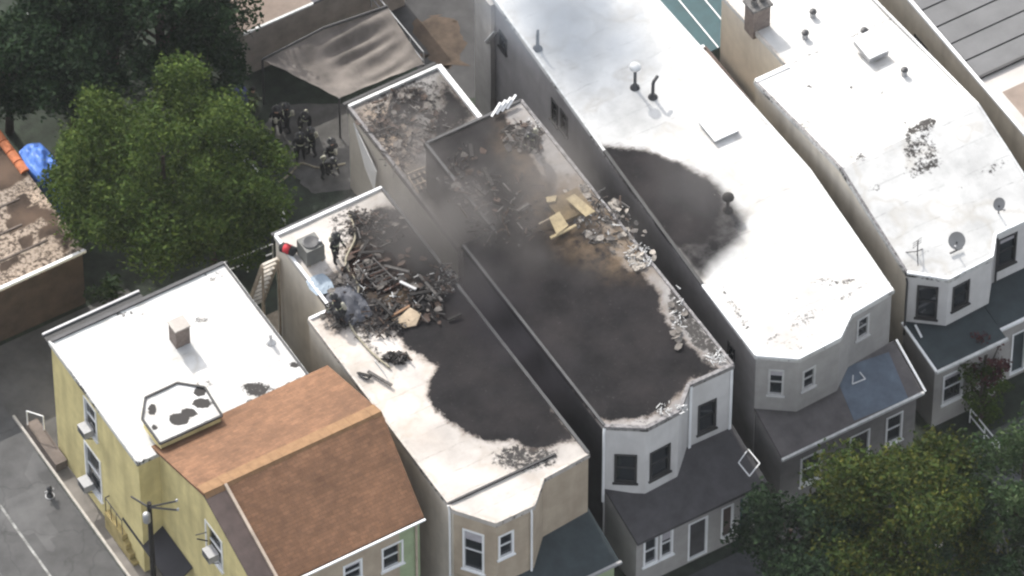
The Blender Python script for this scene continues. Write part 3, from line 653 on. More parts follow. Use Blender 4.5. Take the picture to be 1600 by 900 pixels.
def house_f():
    r = thing('row_house', 'pale house with grey sheet roof at the upper right corner', 'house', (26,0,0), 'row houses')
    XL, XR, yb, yf = 22.8, 30, 12, -8; z = 8.2; yk = -.3
    wins = [((1429,66),(1449,76)), ((1540,190),(1556,215))]
    wall_win(r, (XL,yb), (XL,yf), 0, z-.1, M_CREAM, wins, fm=M_DTRIM)
    wall(r, (XL,yf), (XR,yf), 0, z-.1, M_CREAM); wall(r, (XR,yf), (XR,yb), 0, z-.1, M_CREAM); wall(r, (XR,yb), (XL,yb), 0, z-.1, M_CREAM)
    roof(r, [[(XL-.06,yf,z), (XR+.06,yf,z), (XR+.06,yk,z), (XL-.06,yk,z)]], mat('tan_flat_roof', (.40,.375,.35), var=.08, scale=.5), name='front_roof', cell=1.)
    MB().prism([(XL-.1,yk+.003,z+.02), (XR,yk+.003,z+.02), (XR,yb,z+.02), (XL-.1,yb,z+.02)], .2).build('rear_roof_deck', M_DTRIM, r)
    n = 11; dy = 1.12
    for i in range(n):
        y0 = yk+.03+i*dy
        tl = random.uniform(-.01, .01)
        MB().prism([(XL-.02,y0,z+.085+tl), (XR,y0,z+.085), (XR,y0+dy-.09,z+.085), (XL-.02,y0+dy-.09,z+.085+tl)], .05).build('roof_sheet', M_PANEL, r)
    coping(r, [(XL-.12,yb,z), (XL-.12,yk,z), (XL-.1,yf,z)], M_TRIM, wd=.14, h=.14, lift=.03, name='gutter')
    MB().bar((XL,yk,z+.1), (XR,yk,z+.1), .12, .12).build('roof_step', M_DTRIM, r)
    MB().prism([(23.2,-4.5,z+.008), (26.5,-4.5,z+.008), (26.5,-1.4,z+.008), (23.2,-1.4,z+.008)], .006).build('roof_patch', M_TAN, r)
    return r
HF = house_f()
# yellow corner building: flat rear part, brown gabled front part
def house_a():
    r = thing('corner_house', 'yellow corner house with flat white rear roof and brown gabled front roof', 'house', (-13,0,0))
    z = 7.4; XL, XR, yb, yk = -17.35, -9.2, 7.85, .9
    wall_win(r, (XL,yb), (XL,.5), 0, z-.1, M_YEL, [((134,663),(150,644)), ((136,749),(157,722))])
    wall(r, (XL,.5), (-16.4,.5), 0, z-.1, M_YEL); wall(r, (XR,yk), (XR,yb), 0, z-.1, M_CREAM); wall(r, (XR,yb), (XL,yb), 0, z-.1, M_YEL)
    e = .08
    roof(r, [[(XL-e,yb+e,z), (XL-e,.45,z), (-16.4,.45,z), (-16.4,yk,z), (XR+e,yk,z), (XR+e,yb+e,z)]], ROOF_W, cell=.12,
         wear=[([(400,608,26,12)], 6, .6), ([(460,570,8,5)], 3, .7), ([(220,520,50,25)], 20, .2), ([(200,490,40,8)], 6, .4), ([(320,600,22,12)], 8, .35), ([(315,500,16,8)], 5, .45), ([(330,430,30,14)], 8, .35), ([(390,560,60,40)], 20, .22)],
         soft_dark=[([(305,560,14,45)], 10, .0)], tint=[([(350,480),(440,500),(470,560),(380,610),(310,590)], 30, .22)])
    coping(r, [(XL,yb,z), (XL,.5,z)], MATS['light_trim'], wd=.1, h=.08, lift=.0)
    coping(r, [(XR,yb,z), (XR,yk,z)], M_METAL, wd=.1, h=.06, lift=.0)
    coping(r, [(XL,yb,z), (XR,yb,z)], M_METAL, wd=.16, h=.12, lift=.03)
    MB().bar((XL-.1,yb+.55,z-.05), (-12.9,yb+.55,z-.05), .1, .08).build('gutter', M_STEEL, r)
    MB().bar((XL-.1,yb+.3,z-.12), (-12.9,yb+.3,z-.12), .42, .06).build('eave_board', M_DTRIM, r)
    # gabled part
    GL, GR, yr, yf, zr, ze = -16.4, -8.35, -3.5, -7.65, 9.05, 7.45
    IL = -15.5
    th = .14
    MB().prism([(GL-.12,yr,zr), (GR+.1,yr,zr), (GR+.1,yk+.02,z+.02), (GL-.12,yk+.02,z+.02)], th).build('rear_slope', M_SHING, r)
    MB().prism([(IL,yf-.2,ze-.12), (GR-.5,yf-.2,ze-.12), (GR+.1,yr-.002,zr), (IL,yr-.002,zr)], th).build('front_slope', M_SHING, r)
    MB().prism([(GL-.12,yf-.2,ze-.16), (IL-.004,yf-.2,ze-.16), (IL-.004,yr-.004,zr-.04), (GL-.12,yr-.004,zr-.04)], .1).build('rake_band', M_SHINGB, r)
    MB().bar((IL-.02,yr,zr+.03), (IL-.02,yf-.2,ze-.09), .12, .1).build('rake_board', mat('tan_trim', (.42,.34,.27), var=.15), r)
    # ridge courses
    n = 18
    for i in range(n):
        x0 = GL-.1+(GR-GL+.2)*i/n; x1 = GL-.1+(GR-GL+.2)*(i+1)/n-.012; j = random.uniform(0, .015)
        b = MB(); b.add([(x0,yr-.32,zr-.26+.03+j), (x1,yr-.32,zr-.26+.03+j), (x1,yr,zr+.05+j), (x0,yr,zr+.05+j), (x1,yr+.62,zr-.2+.035+j), (x0,yr+.62,zr-.2+.035+j)], [(0,1,2,3), (3,2,4,5)])
        b.build('ridge_shingle', M_RIDGE, r)
    # walls of the gabled part
    wall_win(r, (GL,yk), (GL,yr), 0, (z-.1,zr-.2), M_YEL, [((228,791),(244,765))])
    wall_win(r, (GL,yr), (GL,yf), 0, (zr-.2,ze-.3), M_YEL, [((323,857),(347,847))])
    wall_win(r, (GL,yf), (-9.9,yf), 0, ze-.25, M_BEIGE, [((537,914),(565,872)), ((597,893),(629,843))], blind=True)
    wall(r, (-9.9,yf), (GR-.6,yf), 0, ze-.25, M_GREEN)
    wall(r, (GR-.6,yf), (GR,yr), 0, (ze-.25,zr-.2), M_BEIGE); wall(r, (GR,yr), (GR,yk), 0, (zr-.2,z-.1), M_BEIGE)
    MB().bar((IL,yf-.3,ze-.2), (GR-.5,yf-.3,ze-.2), .08, .08).build('gutter', M_TRIM, r)
    MB().tube([(GR-.8,yf-.2,ze-.25), (GR-.8,yf-.08,ze-.6), (GR-.8,yf-.08,0)], .05).build('downspout', MATS['tan_trim'], r)
    # lid of the corner turret, six sided, dark edged
    hz = 7.95; H = [P(x, y, hz) for x, y in ((222,655), (250,694), (347,650), (320,606), (277,599), (227,622))]
    roof(r, [H], ROOF_W, name='turret_roof', cell=.09, thick=.1,
         wear=[([(280,655,16,9)], 4, .95), ([(315,630,14,8)], 4, .95), ([(295,645,12,7)], 4, .95), ([(312,612,10,7)], 4, .9), ([(238,640,6,9)], 3, .9), ([(242,668,5,4)], 3, .9), ([(285,640,50,35)], 10, .2)])
    coping(r, H+[H[0]], M_DTRIM, wd=.085, h=.1, lift=.02)
    for a, c in zip(H, H[1:]+H[:1]):
        wall(r, lerp(a, (-14.9,1.6,hz), .03), lerp(c, (-14.9,1.6,hz), .03), 3.4 if a is H[0] else 6.9, hz-.1, M_YEL, name='turret_wall')
    # dark awning over the side door
    a0, a1 = PX(228,818,GL-.02), PX(292,905,GL-.02)
    MB().prism([(GL-1.0,a0[1]+.2,1.9), (GL-1.0,a0[1]-4,1.9), (GL-.02,a0[1]-4,2.6), (GL-.02,a0[1]+.2,2.6)], .1).build('awning', M_AWN, r)
    # chimney on the white roof
    c = P(281,533,z)
    b = MB(); b.box(c[0]-.33, c[0]+.33, c[1]-.3, c[1]+.3, z-.1, z+1.05); ch = b.build('chimney', M_BRICK, r)
    b = MB(); b.box(c[0]-.37, c[0]+.37, c[1]-.34, c[1]+.34, z+1.053, z+1.13); b.build('chimney_cap', mat('pale_cap', (.36,.33,.30), var=.15), ch)
    return r
HA = house_a()

# ---------------------------------------------------------------- small buildings behind
def garage():
    r = thing('garage', 'low garage with patchy rusty roof edged by orange tiles, left edge', 'garage', (-15,17,0))
    z = 3.5; x0, x1, y0, y1 = -24, -12.4, 14.5, 27
    for a, c in (((x0,y0),(x1,y0)), ((x1,y0),(x1,y1)), ((x1,y1),(x0,y1)), ((x0,y1),(x0,y0))): wall(r, a, c, 0, z-.1, mat('umber_wall', (.07,.052,.042), var=.2))
    roof(r, [[(x0-.1,y0-.1,z), (x1+.1,y0-.1,z), (x1+.1,y1,z), (x0-.1,y1,z)]], roof_mat('patchy_rust_roof', (.27,.225,.185), dark_patch=(.04,.029,.022), wearc=(.06,.045,.035)), cell=.14,
         dark_patch=[([(8,320),(40,300),(52,318),(20,340)], 3, .9), ([(5,348),(60,315),(70,335),(15,370)], 3, .9), ([(-5,200),(0,205),(45,275),(0,300),(-40,260)], 4, 1.), ([(60,320),(85,330),(90,345),(70,345)], 3, .8),
               ([(0,410),(30,395),(30,410),(0,428)], 3, .8), ([(30,375),(50,365),(50,385),(35,390)], 3, .9), ([(60,360),(80,350),(90,365),(60,375)], 3, .8), ([(80,340),(110,370),(105,392),(85,370)], 5, .7)],
         wear=[([(40,350,110,120)], 30, .42)], tint=[([(-10,440),(105,385),(105,395),(0,455)], 5, .5), ([(40,380,60,60)], 20, .35), ([(60,310,30,20)], 10, .8)])
    MB().bar((x0,y0-.12,z+.02), (x1+.1,y0-.12,z+.02), .14, .14).build('eave_board', M_TRIM, r)
    for i in range(3):      # strips across the roof
        a = P(0-20, 332+i*42, z+.04); MB().bar((x0+3,a[1],z+.02), (x1-.4-1.2*random.random(),a[1],z+.02), .08, .04).build('batten', M_RUST, r)
    for i in range(14):
        y = 19.5+i*.66
        b = MB(); n = 6; vs = []; 
        for yy in (y, y+.6):
            for k in range(n+1):
                t = math.pi*k/n; vs.append((x1-.0+.02+.22*math.cos(t), yy, z+.03+.15*math.sin(t)))
        b.add(vs, [(k, k+1, n+2+k, n+1+k) for k in range(n)]+[tuple(range(n+1))]+[tuple(range(2*n+1, n, -1))])
        b.build('ridge_tile', M_ORANGE, r)
    return r
garage()
def sheds():
    r = thing('shed', 'low shed with beige roof behind the white shade sail', 'shed', (2,24,0))
    z = 3.0
    a = [P(340,0,z), P(382,46,z), P(545,-28,z), P(470,-60,z)]
    x0 = a[1][0]; y0 = a[1][1]
    wall(r, (x0,y0), (x0+8,y0), 0, z-.1, mat('taupe_wall', (.24,.21,.185), var=.12)); wall(r, (x0,y0+6), (x0,y0), 0, z-.1, MATS['taupe_wall']); wall(r, (x0+8,y0), (x0+8,y0+6), 0, z-.1, MATS['taupe_wall'])
    MB().prism([(x0-.15,y0-.15,z), (x0+3.3,y0-.15,z), (x0+3.3,y0+6,z+.6), (x0-.15,y0+6,z+.6)], .12).build('roof', M_TAN, r)
    MB().prism([(x0+3.32,y0-.15,z-.05), (x0+8.2,y0-.15,z-.05), (x0+8.2,y0+6,z+.3), (x0+3.32,y0+6,z+.3)], .12).build('roof', mat('slate_grey_roof', (.085,.085,.09), var=.1), r)
    MB().bar((x0-.2,y0-.22,z), (x0+3.3,y0-.22,z), .1, .1).build('gutter', MATS['light_trim'], r)
    MB().bar((x0-.2,y0+2.2,z+.29), (x0+3.3,y0+2.2,z+.29), .08, .06).build('roof_seam', M_SHINGB, r)
    # low tan lean-to between the white roofs
    r = thing('lean_to', 'low tan-roofed lean-to squeezed between two long white roofs', 'shed', (15,8.5,0))
    wall(r, (13.5,6.4), (15.75,6.4), 0, 3.9, M_SHINGB); wall(r, (15.75,6.4), (15.75,10.3), 0, 3.9, M_SHINGB); wall(r, (15.75,10.3), (13.5,10.3), 0, 3.9, M_SHINGB)
    MB().prism([(13.4,6.3,4), (15.85,6.3,4), (15.85,10.35,4), (13.4,10.35,4)], .15).build('roof', M_TAN, r)
    MB().bar((13.4,10.35,4.05), (15.85,10.35,4.05), .14, .12).build('coping', M_TRIM, r)
    MB().bar((15.9,6.3,3.98), (15.9,10.35,3.98), .1, .1).build('gutter', M_SHINGB, r)
    r = thing('carport', 'teal panelled carport roof with white seams beside cream wall', 'carport', (17.5,15,0))
    z = 2.4; 
    for i in range(4):
        x0 = 15.2+i*.98; MB().prism([(x0,11.2,z), (x0+.93,11.2,z), (x0+.93,19,z), (x0,19,z)], .05).build('roof_sheet', M_TEAL, r)
        MB().bar((x0+.955,11.2,z+.01), (x0+.955,19,z+.01), .05, .05).build('seam', M_TRIM, r)
    for x, y in ((15.3,11.3), (18.9,11.3), (15.3,18.8), (18.9,18.8)): MB().bar((x,y,0), (x,y,z-.05), .1, .1).build('post', M_METAL, r)
sheds()
def sail():
    C = [P(410,93,2.9), P(505,44,3.3), P(605,10,3.3), P(662,100,2.8), P(530,153,2.6)]
    r = thing('shade_sail', 'pale grey cloth shade sail stretched over the back yard', 'shade sail', (C[0][0],C[0][1],0))
    n = 44; b = MB(); vs = []
    A, B_, C_, D_ = C[0], C[2], C[3], C[4]
    for i in range(n+1):
        for j in range(n+1):
            u, v = i/n, j/n
            top = lerp(C[0], C[1], u*2) if u < .5 else lerp(C[1], C[2], u*2-1)
            bot = lerp(C[4], C[3], u)
            e = math.sin(math.pi*u)
            p = list(lerp(top, bot, v))
            p[2] += -.25*math.sin(math.pi*u)*math.sin(math.pi*v)+.10*math.sin(u*5+v*30+2*noise.noise((u*3,v*3,1)))*math.sin(math.pi*u)*sm(.25,.6,u)*(1-sm(.75,1.,v)*.5)+.09*noise.noise((u*5,v*5,2))-.3*math.sin(math.pi*u)*math.sin(math.pi*v)
            vs.append(tuple(p))
    b.add(vs, [(i*(n+1)+j, i*(n+1)+j+1, (i+1)*(n+1)+j+1, (i+1)*(n+1)+j) for i in range(n) for j in range(n)])
    b.build('cloth', M_SAIL, r, smooth=True)
    k = [(p[0],p[1],p[2]+.02) for p in (C[0],C[1],C[2])]
    MB().tube([lerp(C[0],C[1],t/6) for t in range(6)]+[C[1]], .06).build('hem', M_DTRIM, r)
    MB().tube([C[1], C[2]], .07).build('hem', M_DTRIM, r)
    for c in (C[0], C[3], C[4], C[2]): MB().tube([(c[0],c[1],0), (c[0],c[1],c[2])], .05).build('post', M_METAL, r)
sail()

# ---------------------------------------------------------------- roof furniture
def vent_pipe(px, py, z, h, label, cap='plain', m=None):
    c = P(px, py, z); r = thing('vent_pipe', label, 'vent pipe', c, 'vent pipes on the roofs'); m = m or M_METAL
    MB().lathe(c, [(.22,-.02), (.2,.06), (.09,.16), (.085,.2)], 12).build('flashing_cone', m, r, smooth=True)
    if cap == 'elbow':
        MB().tube([c, (c[0],c[1],c[2]+h-.1), (c[0]+.06,c[1]+.03,c[2]+h), (c[0]+.32,c[1]+.18,c[2]+h+.02)], .075, 10).build('pipe', m, r)
    else:
        MB().tube([c, (c[0],c[1],c[2]+h)], .075, 10).build('pipe', m, r)
        if cap == 'hat': MB().lathe((c[0],c[1],c[2]+h), [(.1,-.02), (.26,.02), (.24,.12), (.1,.2), (.02,.22)], 14).build('cap', MATS['light_trim'] if m is M_METAL and px < 1000 else m, r, smooth=True)
        if cap == 'bent': MB().tube([(c[0],c[1],c[2]+h-.02), (c[0]+.05,c[1]+.06,c[2]+h+.15)], .06, 8).build('cap', m, r)
vent_pipe(840,76,8.2,.95, 'thin bent vent pipe on the bluish rear of the long white roof', 'bent')
vent_pipe(992,137,8.2,1.25, 'tall vent pipe with pale hat cap on the long white roof', 'hat')
vent_pipe(1020,152,8.2,.95, 'dark elbow vent pipe beside the hat-capped one', 'elbow')
vent_pipe(1137,328,8.2,.75, 'dark mushroom vent at the rim of the scorch patch', 'hat', M_CHAR)
vent_pipe(423,535,7.4,.55, 'slender white pipe on the yellow house roof', 'plain', MATS['light_trim'])
vent_pipe(501,402,7.7,1.1, 'thin pipe beside the rooftop air conditioner', 'plain', M_STEEL)
for i, (px, py, z, lab) in enumerate(((1258,58,8.2,'stubby vent below the brick chimney'), (1270,25,8.1,'twin-headed vent near the top edge of the roof'), (1350,54,8.6,'small vent above the skylight of the cream house'), (1413,116,8.8,'small vent right of the skylight on the cream house'))):
    c = P(px, py, z); r = thing('roof_vent', lab, 'roof vent', c, 'small roof vents')
    MB().lathe(c, [(.13,-.05), (.12,.25), (.11,.27)], 10).build('stack', M_STEEL, r); MB().lathe((c[0],c[1],c[2]+.27), [(.17,0), (.15,.06), (.03,.1)], 10).build('cap', M_METAL, r)
def skylight(px, py, z, w_, l_, lab, rise=.16, slope=0):
    c = P(px, py, z); r = thing('skylight', lab, 'skylight', c)
    b = MB(); b.box(c[0]-w_/2, c[0]+w_/2, c[1]-l_/2, c[1]+l_/2, z-.1, z+rise); b.build('curb', M_STEEL, r)
    MB().box(c[0]-w_/2-.04, c[0]+w_/2+.04, c[1]-l_/2-.04, c[1]+l_/2+.04, z+rise+.003, z+rise+.07).build('lid', M_TRIM, r)
skylight(1123,201,8.2,1.15,1.25,'white skylight hatch on the long white roof')
skylight(1361,75,8.75,.95,1.25,'white skylight hatch on the cream house roof', .2)
def dish(px, py, z, lab, rad=.42, az=200):
    c = P(px, py, z); r = thing('satellite_dish', lab, 'satellite dish', c, 'satellite dishes')
    a = R(az); d = Vector((math.cos(a)*.85, math.sin(a)*.85, .5)).normalized()
    MB().tube([c, (c[0],c[1],c[2]+.55)], .03).build('mast', M_METAL, r)
    MB().bar((c[0]-.3,c[1],c[2]+.02), (c[0]+.3,c[1],c[2]+.02), .06, .05).build('foot', M_METAL, r)
    o = Vector((c[0],c[1],c[2]+.65)); u = d.cross(Vector((0,0,1))).normalized(); q = u.cross(d)
    b = MB(); n = 18; vs = [tuple(o-d*.1)]
    for k in range(1, 5):
        rr = rad*k/4
        for i in range(n):
            t = 2*math.pi*i/n; vs.append(tuple(o+(u*math.cos(t)*.9+q*math.sin(t))*rr+d*(.1*(k/4)**2-.1)))
    fs = [(0, 1+i, 1+(i+1) % n) for i in range(n)]
    for k in range(3):
        for i in range(n): fs.append((1+k*n+i, 1+(k+1)*n+i, 1+(k+1)*n+(i+1) % n, 1+k*n+(i+1) % n))
    b.add(vs, fs); b.build('reflector', mat('dish_grey', (.26,.255,.25), var=.08, rough=.5), r, smooth=True)
    tip = o+d*.5-q*.1
    MB().tube([tuple(o-q*rad*.9), tuple(tip)], .018).build('feed_arm', M_METAL, r)
    MB().lathe(tuple(tip), [(.04,-.05), (.05,0), (.04,.06)], 8).build('feed_horn', M_STEEL, r)
dish(1494,392,7.95,'larger grey satellite dish at the front edge above the bay', .40, 228)
dish(1560,335,7.9,'smaller grey satellite dish further right along the front edge', .30, 262)
c = P(1433,400,7.95); r = thing('roof_antenna', 'spindly dark antenna standing at the bay corner of the cream house', 'antenna', c)
MB().tube([c, (c[0],c[1],c[2]+1.0)], .025).build('mast', M_METAL, r)
for k, (a, l) in enumerate(((.4,.5), (2.3,.6), (4.2,.55))): MB().tube([(c[0],c[1],c[2]+.3), (c[0]+l*math.cos(a),c[1]+l*math.sin(a),c[2]+.02)], .022).build('leg', M_METAL, r)
for k in range(3): MB().tube([(c[0]-.25,c[1],c[2]+.65+k*.14), (c[0]+.25,c[1]+.1,c[2]+.65+k*.14)], .012).build('element', M_METAL, r)
# air conditioner, pack and tarp on the scorched roof
c = P(486,402,7.7); r = thing('rooftop_unit', 'grey box air conditioner at the corner of the scorched roof', 'air conditioner', c)
b = MB(); b.box(c[0]-.42, c[0]+.42, c[1]-.42, c[1]+.42, c[2]+.06, c[2]+.95); b.build('casing', mat('unit_grey', (.13,.13,.12), var=.12, rough=.5), r)
MB().lathe((c[0],c[1],c[2]+.953), [(.36,0), (.36,.04), (.30,.05), (.06,.03)], 16).build('fan_grille', M_METAL, r)
for s in (-.3, .3): MB().bar((c[0]+s,c[1]-.45,c[2]+.03), (c[0]+s,c[1]+.45,c[2]+.03), .1, .06).build('skid', M_WOOD, r)
c = P(453,392,7.7); r = thing('gear_bag', 'black gear bag with a red panel by the roof corner', 'bag', c)
b = MB(); b.tube([(c[0]-.3,c[1]+.25,c[2]+.2), (c[0]-.28,c[1]+.2,c[2]+.22), (c[0]+.05,c[1]-.3,c[2]+.22), (c[0]+.06,c[1]-.36,c[2]+.2)], [.12,.22,.22,.12], 10); b.build('body', M_GEAR, r, smooth=True)
b = MB(); b.tube([(c[0]-.2,c[1]+.08,c[2]+.26), (c[0]-.06,c[1]-.16,c[2]+.26)], [.22,.22], 10); b.build('panel', M_RED, r, smooth=True)
MB().tube([(c[0]-.22,c[1]+.2,c[2]+.4), (c[0]-.12,c[1],c[2]+.55), (c[0]+.02,c[1]-.25,c[2]+.4)], .02).build('handle', M_GEAR, r)
def tarp(px, py, z, rx, ry, lab, m, name='tarp', seed=1, h=.35, skirt=False):
    c = P(px, py, z); n = 12; b = MB(); vs = []
    for i in range(n+1):
        for j in range(n+1):
            u, v = i/n*2-1, j/n*2-1; k = 1-.18*abs(u*v)
            x = c[0]+u*rx*k; y = c[1]+v*ry*k; q = max(0, 1-max(abs(u), abs(v))**2)
            vs.append((x, y, c[2]+.02+h*q*(.55+.6*noise.noise((u*2.2+seed, v*2.2, 4)))+.05*abs(noise.noise((u*7, v*7, seed)))))
    b.add(vs, [(i*(n+1)+j, (i+1)*(n+1)+j, (i+1)*(n+1)+j+1, i*(n+1)+j+1) for i in range(n) for j in range(n)])
    if skirt:                # hangs down to the ground round whatever it covers
        rim = [i*(n+1) for i in range(n+1)]+[n*(n+1)+j for j in range(1, n+1)]+[i*(n+1)+n for i in range(n-1, -1, -1)]+[j for j in range(n-1, 0, -1)]
        low = [(b.v[k][0]+random.gauss(0,.05), b.v[k][1]+random.gauss(0,.05), .02) for k in rim]; k0 = len(b.v); b.v += low
        b.f += [(rim[k], rim[(k+1) % len(rim)], k0+(k+1) % len(rim), k0+k) for k in range(len(rim))]
    o = b.build(name, m, smooth=False); tag(o, lab, 'tarp'); return o
tarp(545,478,7.72,.75,1.1,'crumpled grey tarp beside the crouching firefighter', M_TARP, h=.5)
tarp(500,445,7.72,.5,.55,'pale blue sheet lying by the roof parapet', mat('pale_blue_sheet', (.26,.31,.36), var=.12), seed=5, h=.06)
tarp(62,252,3.6,.62,1.1,'bright blue tarp under the big tree beside the garage', M_BLUE, seed=9, h=.5, skirt=True)
tarp(1060,372,6.6,.4,.8,'dusty bundle of sheeting lodged in the alley by the scorch patch', M_ASH, seed=3, h=.3)
# hatch torn open on the burnt roof
c = P(890,325,8.2); r = thing('roof_hatch', 'torn-open roof hatch with yellowish plywood on the burnt roof', 'roof hatch', c)
b = MB(); b.box(c[0]-.75, c[0]+.75, c[1]-.65, c[1]+.65, 8.15, 8.42); b.build('curb', mat('scorched_ply', (.16,.115,.06), var=.25, scale=3), r)
MB().prism([P(x, y, zz) for x, y, zz in ((884,310,8.6), (915,338,8.62), (930,330,8.75), (898,303,8.72))][::-1], .04).build('lid', M_PALE, r)
MB().prism([P(x, y, zz) for x, y, zz in ((858,340,8.55), (870,366,8.5), (888,352,8.5), (874,330,8.55))], .04).build('lid', M_PALE, r)
MB().bar(P(860,372,8.4), P(900,352,8.4), .12, .08).build('batten', M_PALE, r)
MB().bar(P(842,350,8.45), P(862,340,8.45), .06, .05).build('batten', M_WOOD, r)
MB().prism([P(x, y, 8.5) for x, y in ((853,308), (870,305), (868,314), (855,316))][::-1], .05).build('scrap', M_PALE, r)
c = P(640,505,7.7); r = thing('plywood_sheet', 'broken pale plywood sheet lying among the black debris', 'board', c)
MB().prism([P(x, y, zz) for x, y, zz in ((612,500,7.8), (632,512,7.78), (650,508,7.8), (658,490,8.0), (640,480,8.05), (628,492,7.95))], .03).build('sheet', mat('smoked_ply', (.42,.33,.23), var=.15, scale=3), r)
MB().bar(P(612,494,7.95), P(640,478,8.05), .1, .06).build('batten', mat('brown_lath', (.16,.09,.05), var=.2), r)
# ladder lying in the debris
r = thing('ladder', 'ash-grey ladder lying tilted over the charred hole', 'ladder', P(590,432,7.7))
A0, A1, B0, B1 = P(556,412,7.9), P(588,450,7.85), P(582,402,8.05), P(618,438,8.0)
MB().bar(A0, A1, .05, .07).build('rail', M_ASH, r); MB().bar(B0, B1, .05, .07).build('rail', M_ASH, r)
for t in range(7):
    MB().tube([lerp(A0, A1, (t+.5)/7), lerp(B0, B1, (t+.5)/7)], .02, 6).build('rung', M_ASH, r)
hole = [P(x, y, 7.735) for x, y in ((540,392),(575,380),(612,395),(640,430),(628,452),(596,462),(566,448),(548,425))]
h0 = thing('burnt_hole', 'burnt-through hole with brown charred joists beneath the ladder', 'roof hole', hole[0])
MB().quad(*hole[::-1]).build('cavity', mat('hole_dark', (.012,.007,.006), var=.4, scale=3, spec=.02), h0)  # flat sheet, the hole's inner darkness put into its colour
for i in range(6):
    t = i/5; a = lerp(P(546,398,7.77), P(600,455,7.77), t); c = lerp(P(580,384,7.77), P(634,438,7.77), t)
    MB().bar(a, c, .07, .08).build('joist', mat('scorched_joist', (.075,.04,.03), var=.35, scale=5), h0)
# individual boards
BRD = [(625,440,650,452,7.95,'w'), (560,395,600,392,7.95,'c'), (545,330,575,345,7.8,'c'), (590,470,612,492,7.95,'c'), (640,460,672,455,7.9,'c'), (600,415,640,425,8.0,'a'),
       (575,375,560,402,7.9,'c'), (655,430,690,470,7.85,'a'), (600,558,632,562,7.8,'c'), (606,552,622,568,7.82,'c'), (575,580,612,602,7.8,'a'), (560,583,580,588,7.8,'c'),
       (670,470,690,455,7.9,'c'), (620,475,600,500,7.9,'c'), (700,500,720,490,7.8,'c')]
for (x0, y0, x1, y1, z, k) in BRD:
    o = MB().bar(P(x0,y0,z), P(x1,y1,z+.05), .12, .06).build('charred_board', {'c': M_CHAR, 'a': M_ASH, 'w': M_STEEL}[k])
    tag(o, 'charred board lying on the scorched white roof', 'board', 'charred boards on the beige house roof')
for (x0, y0, x1, y1, z, k) in [(800,208,822,232,8.3,'c'), (812,204,838,226,8.35,'c'), (706,255,722,278,8.3,'c'), (790,205,802,222,8.3,'a'), (808,330,826,318,8.3,'a'), (742,290,760,305,8.3,'c'), (755,262,770,290,8.3,'c'), (735,225,738,245,8.35,'c')]:
    o = MB().bar(P(x0,y0,z), P(x1,y1,z+.05), .14, .06).build('charred_board', {'c': M_CHAR, 'a': M_ASH}[k])
    tag(o, 'charred board lying on the blackened roof', 'board', 'charred boards on the burnt house roof')
r = thing('pallet', 'white slatted pallet leaning at the rear end of the burnt roof', 'pallet', P(780,165,8.3))
for i in range(4): MB().bar(P(768+i*8,182-i*4,8.35), P(782+i*8,160-i*4,8.6), .1, .04).build('slat', M_TRIM, r)
for k in (.2, .8): MB().bar(lerp(P(768,182,8.3), P(782,160,8.55), k), lerp(P(792,170,8.3), P(806,148,8.55), k), .06, .05).build('rail', M_WOOD, r)
r = thing('lattice', 'scorched wooden lattice at the edge of the low burnt rear roof', 'lattice', P(652,285,5.3))
for i in range(5): MB().bar(P(638+i*8,272-i*3+4,5.35), P(654+i*8,296-i*3+6,5.35), .07, .04).build('slat', M_WOOD, r)
for i in range(4): MB().bar(P(636+i*6,272+i*9,5.4), P(670+i*6,258+i*9,5.4), .06, .04).build('crosspiece', M_CHAR if i % 2 else M_WOOD, r)
# debris nobody could count
def debris(name, spots, m, nn=40, zz=7.75, s=1.):
    b = MB()
    for (px, py, rx, ry, k) in spots:
        for _ in range(int(nn*k*1.8)):
            a = random.uniform(0, 2*math.pi); q = math.sqrt(random.random()); c = P(px+rx*q*math.cos(a), py+ry*q*math.sin(a), zz)
            d = Vector((random.gauss(0,1), random.gauss(0,1), random.gauss(0,.3))).normalized(); l = random.choice((.08,.12,.18,.45))*random.uniform(.6,1.4)*s
            c = Vector(c)+Vector((0,0,random.uniform(0,.18)*s)); 
            b.bar(c-d*l/2, c+d*l/2, random.uniform(.02,.09)*s, random.uniform(.015,.05)*s, (random.random(), random.random(), 1))
    return b.build(name, m, kind='stuff')
SP = [(590,360,45,28,.4), (640,465,60,42,.75), (560,440,28,42,.4), (690,440,25,25,.7), (535,490,25,25,.6), (618,560,20,8,.4), (600,500,40,30,.8), (570,350,30,20,.7)]
o = debris('charred_debris', SP, M_CHAR, 55)
o = debris('ash_debris', SP, M_ASH, 30)
o = debris('pale_debris', [(640,450,50,30,.6), (700,440,14,25,.6), (560,450,20,40,.8)], MATS['light_trim'], 26, s=.6)
SC = [(815,212,32,20,.8), (720,270,25,45,.5), (800,330,60,60,.6), (760,330,40,60,.5), (950,350,40,40,.6)]
o = debris('charred_debris', SC, M_CHAR, 42, 8.22)
o = debris('ash_debris', SC+[(920,330,50,40,.8)], M_ASH, 26, 8.22)
o = debris('pale_debris', [(1000,400,22,20,1.4), (940,340,40,30,.6), (1060,490,12,40,.8), (1120,560,18,10,1.), (1050,640,25,10,.8), (830,200,14,14,.6)], MATS['light_trim'], 30, 8.22, .6)
o = debris('charred_debris', [(640,180,45,40,.7), (600,205,30,25,.5), (620,240,25,35,.5)], M_CHAR, 45, 5.22)
o = debris('ash_debris', [(640,190,60,55,1.5)], M_ASH, 40, 5.22)
o = debris('alley_rubble', [(970,270,25,12,1), (1000,320,30,30,1), (1060,400,25,40,1)], M_ASH, 30, 5.6)
